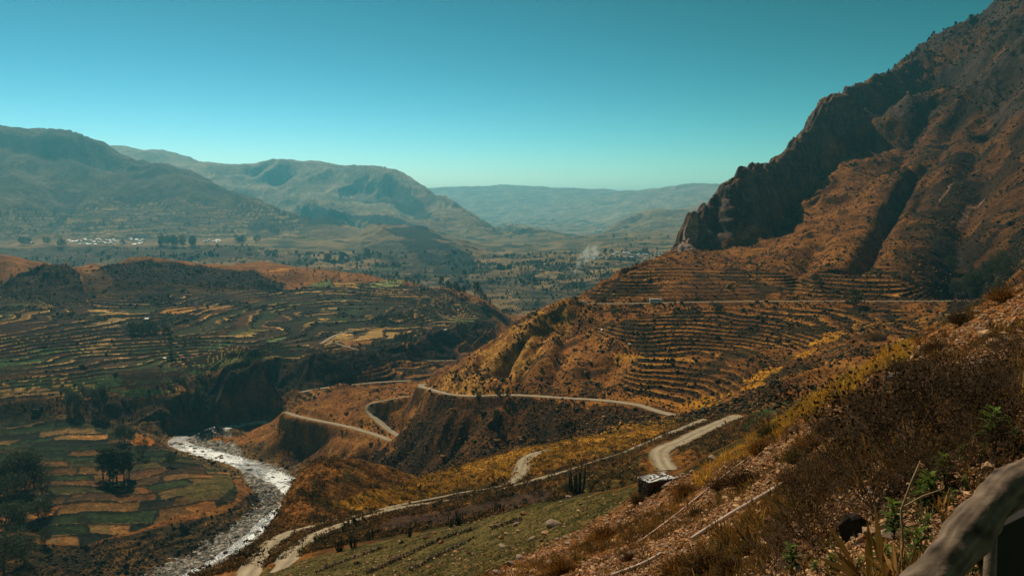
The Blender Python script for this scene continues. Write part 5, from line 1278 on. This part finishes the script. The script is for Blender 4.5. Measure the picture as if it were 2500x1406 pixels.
part('pole', py_mesh('pole', [tube([(Lh * .1, Wh * .9, Hh * 1.12), (Lh * 1.45, Wh * .2, Hh * 1.15)], .035, 6)], M_wood), o)
part('prop', py_mesh('prop', [tube([(Lh * .5, -Wh * 1.1, Hh * .95), (Lh * 1.35, -Wh * 1.6, -.05)], .045, 6)], M_wood), o)
ROCKS = []
for s_ in range(6):
    v, f = rock_t(I1, 800 + s_, .7, .18); ROCKS.append(mesh_np('rock', v, f, M_stone, np.tile(np.array([[.27, .19, .14, 1.]]) * (.8 + .4 * r_.random()), (len(v), 1)), smooth=False))
def rock(loc, s, label, group, name='rock', cat='rock', mi=None):
    o_ = link(name, ROCKS[rng.integers(0, 6) if mi is None else mi], label=label, cat=cat, group=group); o_.location = loc; o_.rotation_euler = (rng.normal() * .2, rng.normal() * .2, rng.random() * 6.28)
    o_.scale = (s * rng.uniform(.9, 1.3), s * rng.uniform(.8, 1.1), s * rng.uniform(.7, 1)); return o_
M3 = Matrix.Translation(p) @ Matrix.Rotation(math.radians(24), 4, 'Z')
for k_ in range(9):
    q = M3 @ Vector((r_.uniform(-Lh, Lh), r_.uniform(-Wh, Wh), 0)); ly = (M3.inverted() @ q).y
    rock((q.x, q.y, p.z + Hh * .9 + .06 - .09 * (ly + Wh) / (2 * Wh)), .07 + .06 * r_.random(), 'stone lying on the sheet roof of the hut to hold it down', 'stones on the hut roof')
for k_ in range(26):
    a_ = r_.uniform(-.9, 1.9); q = M3 @ Vector((Lh * r_.uniform(-.2, 1.6), -Wh * r_.uniform(1.05, 1.9), 0)); rock((q.x, q.y, float(gz(q.x, q.y)) + .05), .10 + .14 * r_.random(), 'tumbled stone heaped against the front of the hut', 'tumbled stones by the hut')
# ------------------------------------------------------------------ boulders on the near slope
BO = [(1250, 1380, 26, 'pale elongated boulder on the green field near the lower stone wall'), (1262, 1281, 22, 'small tan boulder at the upper wall of the green field'), (1350, 1285, 40, 'dark cluster boulder in the green field'), (1300, 1318, 26, 'flat pink boulder left of the scree edge'), (1225, 1336, 24, 'flat whitish boulder low on the green field'), (1270, 1365, 30, 'reddish boulder at the bottom edge of the green field'),
      (1215, 1402, 28, 'white boulder at the bottom edge of the picture beside the scree'), (2188, 926, 46, 'long white slab lying on the brow of the slope'), (2405, 893, 40, 'thin pale slab high on the right of the slope'), (1980, 1000, 18, 'small pale boulder at the brow of the slope above yellow grass'), (2385, 768, 22, 'pale boulder at the skyline of the near slope'), (2395, 808, 22, 'tan boulder below the skyline boulder'),
      (2465, 838, 40, 'large tan slab at the right edge of the slope'), (1590, 1232, 22, 'round tan boulder below the hut'), (1540, 1252, 20, 'pale boulder among scree left of the hut'), (1345, 1375, 22, 'grey boulder in dark scree at the bottom'), (2170, 1318, 60, 'flat pinkish slab among gravel beside the leafy plants'), (2220, 1290, 26, 'tan stone between the leafy plants and the wooden rail'), (1740, 1122, 24, 'leaning grey boulder at the brow above the scree')]
for (u, v, s_, lab) in BO:
    p_, r = hit(u, v, 2); s__ = s_ * r / F * .5
    rock((p_.x, p_.y, p_.z + s__ * .25), s__, lab, None, 'boulder', 'boulder')
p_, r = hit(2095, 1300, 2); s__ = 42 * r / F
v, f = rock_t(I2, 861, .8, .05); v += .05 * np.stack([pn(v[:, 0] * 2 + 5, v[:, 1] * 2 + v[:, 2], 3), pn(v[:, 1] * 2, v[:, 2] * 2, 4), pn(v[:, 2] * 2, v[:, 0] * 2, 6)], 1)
bd = link('boulder', mesh_np('boulder', v, f, M_stone, np.tile(np.array([.035, .027, .02, 1.]), (len(v), 1)), smooth=False), label='boulder shape painted dark for the deep shade beneath the dry shrubs at the lower right', cat='boulder'); bd.location = (p_.x, p_.y, p_.z + s__ * .15); bd.scale = (s__ * 1.2, s__ * .9, s__ * 1.15); bd.rotation_euler = (.1, .45, .3)  # stands in for a shadow hollow; the shade is its near-black colour
G5 = 'stones strewn over the scree'
for k_ in range(110):
    u, v = rng.uniform(1180, 2300), rng.uniform(960, 1400)
    p_, r = hit(u, v, 2)
    if r > 110: continue
    s__ = rng.uniform(5, 10) * r / F
    rock((p_.x, p_.y, p_.z + s__ * .3), s__, 'larger angular stone strewn among the scree of the near slope', G5)
# river boulders
G6 = 'dark boulders in the river'
for k_ in range(70):
    i_ = rng.integers(0, len(RVL)); q = RVL[i_]; s_ = rng.uniform(-1, 1) * q[3]
    rock((q[0] + s_ * rng.normal() * .5, q[1] + s_ * .7, -199.9 + .2), rng.uniform(.7, 1.9), 'dark boulder breaking the white water of the river', G6, 'boulder', 'boulder')
# ------------------------------------------------------------------ dry stone walls of the green field
def wall_line(pts, h, label):
    P_ = []
    for (u, v) in pts: q, _ = hit(u, v, 20); P_.append((q.x, q.y, q.z))
    L_ = smooth_line(P_, 12); seg_ = np.r_[0, np.cumsum(np.hypot(np.diff(L_[:, 0]), np.diff(L_[:, 1])))]
    n_ = int(seg_[-1] / .16); qs = np.linspace(0, seg_[-1], n_); x = np.interp(qs, seg_, L_[:, 0]); y = np.interp(qs, seg_, L_[:, 1])
    px = []
    for layer in range(3): px.append(np.c_[x + rng.normal(size=n_) * .16, y + rng.normal(size=n_) * .16, np.zeros(n_) + layer * h / 3])
    px = np.concatenate(px); keep_ = rng.random(len(px)) < np.where(px[:, 2] > h * .5, .6, .95); px = px[keep_]
    px[:, 2] += gz(px[:, 0], px[:, 1]); m_ = len(px)
    cc = np.array([(.24, .17, .12), (.16, .11, .08), (.32, .24, .17)])[rng.integers(0, 3, m_)] * (.7 + .6 * rng.random((m_, 1)))
    v, f, c = scatter(rock_t(I0, 850, .8, .4), px, rng.uniform(.10, .22, m_), rng.random(m_) * 6.28, cc)
    link('stone_wall', mesh_np('stone_wall', v, f, M_stone, c, smooth=False), label=label, cat='stone wall')
wall_line([(1150, 1294), (1090, 1312), (1028, 1340), (970, 1368), (900, 1400)], .55, 'longest dry stone wall running down the middle of the green field')
wall_line([(935, 1338), (850, 1368), (772, 1398)], .4, 'low stone wall at the lower left of the green field')
wall_line([(1268, 1272), (1235, 1280), (1197, 1294)], .45, 'short stone wall at the top of the green field')
wall_line([(1150, 1318), (1080, 1352), (1000, 1394)], .35, 'broken line of stones right of the longest wall in the green field')
# ------------------------------------------------------------------ pipes
M_pipe = flat_mat('weathered_pipe', (.50, .36, .29), .6, .45, .7)
def pipe(pts, d, label, lift=.12):
    P_ = []
    for (u, v) in pts: q, r_h = hit(u, v, 3); P_.append((q.x, q.y, q.z + lift))
    L_ = smooth_line(P_, 6); link('pipe', py_mesh('pipe', [tube(L_, d, 10)], M_pipe), label=label, cat='pipe')
pipe([(1690, 1325), (1740, 1293), (1800, 1257), (1860, 1224), (1912, 1194)], .055, 'thick pale and rusty pipe lying down the middle of the scree')
pipe([(1960, 1160), (2010, 1130), (2080, 1086), (2135, 1050), (2230, 985)], .03, 'thin reddish pipe higher up behind the dry shrubs')
pipe([(1495, 1412), (1540, 1396), (1580, 1380), (1616, 1360)], .045, 'short pale pipe at the bottom edge of the scree')
pipe([(1560, 1330), (1640, 1270), (1700, 1222), (1770, 1165), (1830, 1120)], .04, 'brown half-buried pipe under the orange bushes below the hut')
# ------------------------------------------------------------------ bushes on the near slope
def tuft_mesh(seed, n, cols, lean=.85, flat=.95, wid=.022):
    v, f = clump_t(seed, n, 1.0, flat, lean, wid); c = np.array(cols)[rng.integers(0, len(cols), n)] * (.6 + .8 * rng.random((n, 1)))
    v2, f2 = leafy_t(seed + 1, n // 2, .07, .75, .7); c2 = np.array(cols)[rng.integers(0, len(cols), n // 2)] * .8
    v, f, c = merge([(v, f, np.c_[np.repeat(c, 4, 0), np.ones(4 * n)]), (v2, f2, np.c_[np.repeat(c2, 4, 0), np.ones(len(v2))])])
    return mesh_np('foliage', v, f, M_shrub, c, smooth=False)
ORA = [(.30, .13, .025), (.22, .10, .025), (.36, .18, .03), (.12, .06, .02)]; OLI = [(.10, .085, .025), (.16, .11, .03), (.07, .06, .02)]; DRK = [(.10, .05, .018), (.06, .035, .016), (.16, .08, .022)]
TM = {'o': [tuft_mesh(900 + k, 900, ORA) for k in range(2)], 'g': [tuft_mesh(910 + k, 900, OLI) for k in range(2)], 'd': [tuft_mesh(920 + k, 800, DRK) for k in range(2)]}
def stems_mesh(seed):
    r = np.random.default_rng(seed); it_ = []
    for k in range(14):
        a = r.random() * 6.28; l = .5 + .3 * r.random(); it_.append(tube([(0, 0, -.05), (math.cos(a) * .2, math.sin(a) * .2, l * .5), (math.cos(a) * .4, math.sin(a) * .4, l)], [.014, .009, .003], 4))
    return py_mesh('stems', it_, M_bark)
ST = stems_mesh(930)
BU = [(1676, 1212, 54, 'o', 'bright orange bush right beside the stone hut'), (1480, 1318, 60, 'o', 'orange brown bush standing in the scree below the hut'), (1372, 1402, 66, 'o', 'rusty bush at the bottom edge of the scree'), (1858, 1104, 48, 'o', 'orange bush on the brow above the hut'), (1882, 1066, 50, 'g', 'olive bush on the brow in the yellow grass'), (1948, 1130, 52, 'g', 'green bush in the upper scree between two orange ones'), (1985, 1100, 60, 'o', 'orange bush right of the olive one in the upper scree'),
      (1930, 1180, 46, 'o', 'low orange bush above the thick pale pipe'), (1820, 1190, 62, 'd', 'dark bush overhanging the hollow right of the hut'), (1765, 1196, 50, 'd', 'dark bush over the left end of the hollow'), (1735, 1402, 92, 'd', 'big dark brown bush at the bottom of the picture'), (1660, 1404, 78, 'o', 'orange grass bush beside the big dark bush at the bottom'), (1790, 1404, 66, 'd', 'smaller dark bush right of the big one at the bottom'),
      (1560, 1228, 34, 'd', 'small dark bush at the left foot of the hut'), (2030, 1060, 60, 'd', 'brown bush on the slope above the thin reddish pipe'), (2110, 1000, 60, 'd', 'brown bush left of the large dry shrub'), (2200, 910, 44, 'd', 'dark bush beside the long white slab'), (2350, 790, 40, 'd', 'dark bush near the skyline boulder'), (2450, 735, 44, 'o', 'orange bush at the top right of the near slope'), (2290, 860, 40, 'd', 'brown bush below the skyline of the near slope'), (1590, 1300, 30, 'o', 'small rusty bush in the middle of the scree'),
      (1705, 1260, 32, 'd', 'small dark bush just above the thick pale pipe'), (1540, 1370, 36, 'd', 'dark low bush beside the short pale pipe'), (2140, 830, 30, 'o', 'small orange bush on the brow left of the skyline')]
for (u, v, s_, kd, lab) in BU:
    p_, r = hit(u, v, 2); s__ = s_ * r / F
    o = empty('dry_bush', (p_.x, p_.y, p_.z), lab, 'bush', None, rng.random() * 6.28, (s__ * 1.05, s__ * 1.05, s__ * .95))
    part('foliage', TM[kd][rng.integers(0, 2)], o); part('stems', ST, o)
# ------------------------------------------------------------------ bushes and cacti on the shelf
BM = {}
for kd, cols in (('y', [(.50, .28, .03), (.40, .21, .03), (.30, .15, .03)]), ('k', [(.04, .04, .018), (.06, .05, .02), (.03, .03, .015)])):
    v, f = leafy_t(940, 420, .13, 1.0, .8); c = np.array(cols)[rng.integers(0, 3, 420)] * (.7 + .6 * rng.random((420, 1)))
    BM[kd] = mesh_np('foliage', v, f, M_shrub, np.c_[np.repeat(c, 4, 0), np.ones(len(v))], smooth=False)
def cactus_mesh(seed):
    r = np.random.default_rng(seed); it_ = []
    for k in range(11):
        a = r.random() * 6.28; d = .12 + .3 * r.random(); h = .55 + .45 * r.random(); b = np.array([math.cos(a), math.sin(a), 0])
        it_.append(tube([b * .05 + (0, 0, -.08), b * d * .8 + (0, 0, h * .2), b * d + (0, 0, h * .5), b * d * 1.05 + (0, 0, h * .95), b * d * 1.05 + (0, 0, h)], [.035, .04, .04, .034, .012], 8))
    return it_
M_cact = flat_mat('cactus_skin', (.030, .042, .022), .7, .3, 5.0)
CM = [py_mesh('stems', cactus_mesh(950 + k), M_cact) for k in range(3)]
for (u, v, s_, lab) in ((1412, 1206, 66, 'tall candelabra cactus clump at the top edge of the green field'), (1118, 1282, 36, 'candelabra cactus at the corner of the ploughed plot'), (1100, 1286, 24, 'small cactus left of the plot corner cactus'), (830, 1345, 34, 'dark cactus row end above the lower left of the green field'), (862, 1338, 30, 'dark cactus beside the row end'), (1210, 1254, 24, 'small cactus above the short stone wall'), (1225, 1250, 26, 'cactus right of the small one above the short wall'), (1060, 1242, 18, 'lone small cactus at the upper rim of the ploughed plot'), (905, 1316, 26, 'dark cactus on the left rim of the ploughed plot'), (1000, 1310, 26, 'dark cactus under the ploughed plot')):
    p_, r = hit(u, v, 60); s__ = s_ * r / F
    o = empty('cactus', (p_.x, p_.y, p_.z), lab, 'cactus', None, rng.random() * 6.28, (s__ * .9, s__ * .9, s__)); part('stems', CM[rng.integers(0, 3)], o)
G7, G8 = 'yellow bushes on the shelf', 'dark bushes on the shelf'
nb = 0
for _ in range(3000):
    if nb >= 120: break
    u, v = rng.uniform(880, 1640), rng.uniform(1025, 1240)
    p_, r = hit(u, v, 120)
    i_ = min(NR - 1, np.searchsorted(GR, math.log(r))); j_ = min(NA - 1, np.searchsorted(GA, math.atan2(p_.x, p_.y)))
    if not yel[i_, j_] or road_w[i_, j_] > .01: continue
    s__ = rng.uniform(.6, 1.25); nb += 1
    o = empty('flowering_bush', (p_.x, p_.y, p_.z - .05), 'yellow bush growing among the roads on the shelf', 'bush', G7, rng.random() * 6.28, (s__, s__, s__ * .8)); part('foliage', BM['y'], o)
nb = 0
for _ in range(3000):
    if nb >= 110: break
    u, v = rng.uniform(800, 1800), rng.uniform(1025, 1360)
    p_, r = hit(u, v, 112)
    i_ = min(NR - 1, np.searchsorted(GR, math.log(r))); j_ = min(NA - 1, np.searchsorted(GA, math.atan2(p_.x, p_.y)))
    if near[i_, j_] or road_w[max(0, i_ - 5):i_ + 2, max(0, j_ - 22):j_ + 23].max() > .01 or r > 340 or r < 138 or open_v[i_, j_]: continue
    s__ = rng.uniform(.6, 1.3); nb += 1
    o = empty('dark_bush', (p_.x, p_.y, p_.z - .05), 'dark green bush growing beside the roads and plots on the shelf', 'bush', G8, rng.random() * 6.28, (s__, s__, s__ * .85)); part('foliage', BM['k'], o)
print('bushes', round(time.time() - T0, 1))
# ------------------------------------------------------------------ dry twiggy shrubs close to the camera
M_twig = flat_mat('dry_twig', (.10, .06, .034), .9, .5, 8.0)
def twig_mesh(seed, n0=16, depth=4, spread=.55):
    r = np.random.default_rng(seed); segs = []
    def grow(p, d, l, rad, k):
        q = p + d * l; m = (p + q) / 2 + r.normal(size=3) * l * .06; segs.append((p, m, q, rad))
        if k == 0: return
        for _ in range(3 if k > 1 else 2):
            dd = d + r.normal(size=3) * spread; dd[2] = dd[2] * .8 + .12; dd /= np.linalg.norm(dd)
            t = .45 + .55 * r.random(); grow(p + (q - p) * t, dd, l * (.55 + .3 * r.random()), rad * .62, k - 1)
    for k in range(n0):
        a = r.random() * 6.28; e = .25 + .75 * r.random(); d = np.array([math.cos(a) * math.sin(e), math.sin(a) * math.sin(e), math.cos(e)])
        grow(np.array([math.cos(a) * .06, math.sin(a) * .06, -.03]), d, .36 + .14 * r.random(), .0085, depth)
    vs = []; fs = []
    for k, (a, b, c, rad) in enumerate(segs):
        d = c - a; s1 = np.cross(d, (0.3, .5, .8)); s1 /= np.linalg.norm(s1) + 1e-9; s2 = np.cross(s1, d); s2 /= np.linalg.norm(s2) + 1e-9
        o_ = len(vs)
        for pt, rr in ((a, rad), (b, rad * .85), (c, rad * .6)):
            for an_ in (0, 2.094, 4.189): vs.append(pt + rr * (math.cos(an_) * s1 + math.sin(an_) * s2))
        for i in range(2):
            for q in range(3): fs.append((o_ + i * 3 + q, o_ + i * 3 + (q + 1) % 3, o_ + i * 3 + 3 + (q + 1) % 3, o_ + i * 3 + 3 + q))
    return mesh_np('twigs', np.array(vs), np.array(fs), M_twig, smooth=True)
TW = [twig_mesh(960 + k) for k in range(3)]
DS = [(2220, 1140, 250, 'largest dry twiggy shrub filling the slope left of the wooden rail'), (2340, 1080, 170, 'dry twiggy shrub behind the largest one near the right edge'), (2080, 1150, 150, 'dry shrub left of the largest one'), (1985, 1240, 120, 'dry shrub with long stalks right of the thick pale pipe'), (2000, 1330, 140, 'dry shrub with bare stalks at the bottom left of the shade-painted boulder'), (2140, 1240, 120, 'dry shrub hanging over the shade-painted boulder'), (2440, 980, 110, 'dry shrub high at the right edge'), (1900, 1385, 110, 'low dry shrub at the bottom between dark bush and stalks'), (2300, 1200, 130, 'dry shrub in front of the largest one by the rail'), (2440, 1050, 130, 'dense dark shrub at the right edge above the dim green plant'), (2380, 1010, 120, 'dense dark shrub left of the right edge thicket'), (2300, 980, 120, 'dark shrub at the top of the thicket'), (2180, 1060, 120, 'dark shrub at the left side of the thicket'), (2400, 1130, 110, 'dark shrub just above the upper bend of the rail'), (2480, 900, 90, 'dark shrub high on the right edge of the slope'), (2230, 1010, 110, 'dry shrub above the largest one'), (2140, 1090, 120, 'dry shrub below the thin reddish pipe'), (2050, 1200, 110, 'dry shrub in the middle between the pipes and the shade-painted boulder')]
M_dleaf = [(.055, .032, .014), (.085, .045, .018), (.035, .024, .012)]
v, f = leafy_t(970, 1500, .035, .9, .75, .2); c = np.array(M_dleaf)[rng.integers(0, 3, 1500)] * (.6 + .8 * rng.random((1500, 1)))
DL = mesh_np('dead_leaves', v, f, M_shrub, np.c_[np.repeat(c, 4, 0), np.ones(len(v))], smooth=False)
for i_, (u, v, s_, lab) in enumerate(DS):
    p_, r = hit(u, v, 2); s__ = s_ * r / F * 1.0
    o = empty('dry_shrub', (p_.x, p_.y, p_.z), lab, 'shrub', None, rng.random() * 6.28, s__ * 1.15); part('twigs', TW[i_ % 3], o); part('dead_leaves', DL, o)
# stalks
M_straw = flat_mat('straw_stalk', (.30, .20, .10), .85, .3, 5.0)
def at_r(u, v, r):
    a, t = ray(u, v); return np.array((r * math.sin(a), r * math.cos(a), r * float(t)))
for (a_, b_, r0, lab) in (((2200, 1245), (2247, 1124), 4.6, 'long straight straw stalk rising from the leafy plant'), ((2200, 1240), (2305, 1192), 4.7, 'straw stalk bent to the right above the leafy plant')):
    q0 = at_r(*a_, r0); q1 = at_r(*b_, r0 + .1); m = (q0 + q1) / 2 + np.array((0, 0, .012)); g = np.array((q0[0], q0[1], float(gz(q0[0], q0[1])))) 
    link('straw_stalk', py_mesh('straw_stalk', [tube(np.array([g, (g + q0) / 2 + (.02, 0, 0), q0, m, q1]), [.006, .006, .006, .005, .003], 6)], M_straw), label=lab, cat='stalk')
# ------------------------------------------------------------------ leafy green plants
def plant_meshes(seed, nst=3):
    r = np.random.default_rng(seed); st = []; lv = []; lf = []; lc = []; o_ = 0
    for s_ in range(nst):
        a = r.random() * 6.28; top = np.array([math.cos(a) * .12, math.sin(a) * .12, .75 + .3 * r.random()]); b = np.array([math.cos(a) * .02, math.sin(a) * .02, -.05])
        st.append(tube([b, (b + top) / 2 + r.normal(size=3) * .02, top], [.012, .009, .005], 6))
        for k in range(13):
            t = .25 + .75 * (k / 12) ** .8; p0 = b + (top - b) * t; an_ = k * 2.4 + r.random(); up = .25 + .9 * t ** 3
            d = np.array([math.cos(an_), math.sin(an_), up]); d /= np.linalg.norm(d); L_ = .44 * (.7 + .5 * r.random()) * (1 - .25 * t)
            sd_ = np.cross(d, (0, 0, 1)); sd_ /= np.linalg.norm(sd_); n_ = np.cross(sd_, d); rows = []
            for q, (x, w_) in enumerate(((0, .006), (.25, .048), (.5, .058), (.75, .04), (1, .002))):
                c_ = p0 + d * L_ * x - np.array([0, 0, 1]) * L_ * .35 * x * x
                rows.append([c_ - sd_ * w_ + n_ * .012 * (w_ > .01), c_, c_ + sd_ * w_ + n_ * .012 * (w_ > .01)])
            for q in rows: lv += q
            for q in range(4):
                for i in range(2): lf.append((o_ + q * 3 + i, o_ + q * 3 + i + 1, o_ + q * 3 + 4 + i, o_ + q * 3 + 3 + i))
            c0 = np.array((.055, .11, .02)) * (1 - t) * .7 + np.array((.17, .25, .035)) * t ** 2; c0 = c0 * (.55 + .5 * r.random())
            lc += [tuple(c0) + (1,)] * 15; o_ += 15
    return py_mesh('stem', st, flat_mat('green_stem', (.08, .10, .03), .7)), mesh_np('leaves', np.array(lv), np.array(lf), M_leaf, np.array(lc), smooth=True)
PM = [plant_meshes(980 + k, 2 + k) for k in range(3)]
PLT = [(2186, 1318, 95, 1, 'bright leafy plant with the straw stalk left of the wooden rail'), (2228, 1372, 90, 0, 'bright leafy plant with yellow tips touching the wooden rail'), (2155, 1405, 80, 2, 'leafy plant at the bottom edge left of the rail'), (2372, 1405, 80, 1, 'leafy plant below the rail left of its post'), (2395, 1404, 130, 2, 'tall leafy plant right beneath the rail by the post'), (2405, 1330, 70, 0, 'small leafy plant behind the post of the rail'), (2030, 1404, 56, 2, 'low leafy plant at the bottom right of the bare stalks'), (1935, 1405, 80, 1, 'leafy plant at the bottom below the bare stalks'), (2270, 1250, 90, 2, 'dim leafy plant behind the upper bend of the rail'), (2310, 1195, 80, 1, 'dark leafy plant between dry shrub and rail'), (2430, 1110, 100, 2, 'dim green plant at the right edge above the rail'), (2340, 1150, 60, 0, 'small dim plant above the rail'), (2240, 1235, 60, 1, 'small leafy plant right of the straw stalk'), (2120, 1390, 45, 0, 'small leafy plant left of the bottom edge plant')]
for (u, v, s_) in ((2170, 1290, 40), (2260, 1300, 44), (2250, 1200, 36), (2290, 1240, 40), (2140, 1350, 36), (2205, 1400, 50), (2100, 1400, 40), (2280, 1150, 34), (2330, 1240, 44), (2360, 1200, 36), (2400, 1120, 36), (2460, 1060, 40), (2480, 1090, 44), (2215, 1330, 40), (1990, 1400, 34)):
    PLT.append((u, v, s_, int(rng.integers(0, 3)), 'low leafy weed in the scrub around the wooden rail'))
for (u, v, s_, k_, lab) in PLT:
    p_, r = hit(u, v, 1.6); s__ = max(s_ * r / F, .12)
    o = empty('leafy_plant', (p_.x, p_.y, p_.z), lab, 'plant', 'low weeds around the rail' if lab.startswith('low leafy weed') else None, rng.random() * 6.28, s__); part('stem', PM[k_][0], o); part('leaves', PM[k_][1], o)
# ------------------------------------------------------------------ wooden rail beside the camera
M_rail = flat_mat('weathered_post', (.125, .088, .066), .95, .6, 22.0, 0, .006)
ctrl = [(2190, 1510, 1.38), (2262, 1428, 1.42), (2330, 1348, 1.5), (2385, 1278, 1.56), (2428, 1224, 1.62), (2478, 1184, 1.68), (2550, 1146, 1.76), (2660, 1095, 1.9)]
LR = smooth_line([at_r(*c) for c in ctrl], 14)
u0 = project(*LR[len(LR) // 2]); base = LR[len(LR) // 2].copy()
gzr = float(gz(base[0], base[1]))
o = empty('wooden_railing', (base[0], base[1], gzr), 'rough weathered log rail on a thin post at the bottom right corner', 'railing')
rad = .0345 * (1 + .07 * np.sin(np.arange(len(LR)) * .21) + .03 * np.sin(np.arange(len(LR)) * .57 + 1))
NT = 40
v, f = tube(LR - np.array((base[0], base[1], gzr)), rad, NT, 0, 4)
cen_ = LR - np.array((base[0], base[1], gzr)); an_ = np.arange(NT)
for k_ in range(len(LR)):                                         # grain: long grooves that wander along the log, a few knots
    gq = pn(an_ / NT * 14 + .02 * k_, an_ * 0 + k_ * .05, 77) * .07 + pn(an_ / NT * 34, an_ * 0 + k_ * .12, 78) * .05 + .04 * pn(an_ / NT * 5, an_ * 0 + k_ * .3, 79)
    v[k_ * NT:(k_ + 1) * NT] = cen_[k_] + (v[k_ * NT:(k_ + 1) * NT] - cen_[k_]) * (1 + gq)[:, None]
rc = np.zeros((len(v), 3)); kk = np.repeat(np.arange(len(LR)), NT); aa = np.tile(an_, len(LR))
grain = pn(aa / NT * 26, kk * .045, 81) * .7 + pn(aa / NT * 60, kk * .11, 82) * .6 + pn(aa / NT * 6, kk * .12, 83) * .5
kn = np.ones(len(kk))
for (k0, a0) in ((22, 12), (47, 30), (66, 14), (80, 20), (35, 5)): kn *= 1 - .75 * np.exp(-(((kk - k0) / 2.2) ** 2 + ((aa - a0) / 2.5) ** 2))
tone = np.clip(1 + .75 * grain, .2, 2.2) * kn
rc[:len(kk)] = np.array((.135, .098, .072)) * tone[:, None]; rc[len(kk):] = (.1, .07, .05)
mr_ = part('rail', mesh_np('rail', v, np.array([q if len(q) == 4 else (*q, q[2]) for q in f]), attr_mat('weathered_log', .95, .55, 45.0, 0, .004), np.c_[rc, np.ones(len(v))], smooth=True), o)
pt = at_r(2420, 1305, 1.64) - np.array((base[0], base[1], gzr))
part('post', py_mesh('post', [tube([(pt[0] - .02, pt[1] + .02, -.15), (pt[0] - .006, pt[1], pt[2] * .5), (pt[0], pt[1], pt[2] + .02)], [.011, .010, .009], 10)], M_rail), o)
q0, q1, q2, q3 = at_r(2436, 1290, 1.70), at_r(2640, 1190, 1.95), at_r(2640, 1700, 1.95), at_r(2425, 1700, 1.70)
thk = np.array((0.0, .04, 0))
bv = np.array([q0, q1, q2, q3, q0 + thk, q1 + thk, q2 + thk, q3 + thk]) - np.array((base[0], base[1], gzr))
part('added_infill', py_mesh('added_infill', [(bv, [(0, 3, 2, 1), (4, 5, 6, 7), (0, 1, 5, 4), (1, 2, 6, 5), (2, 3, 7, 6), (3, 0, 4, 7)])], flat_mat('shade_infill', (.022, .02, .018), .9, .3, 6), False), o, 'added dark board below the log')  # dark panel added to fill the shaded area under the rail
print('done', len(bpy.data.objects), round(time.time() - T0, 1))
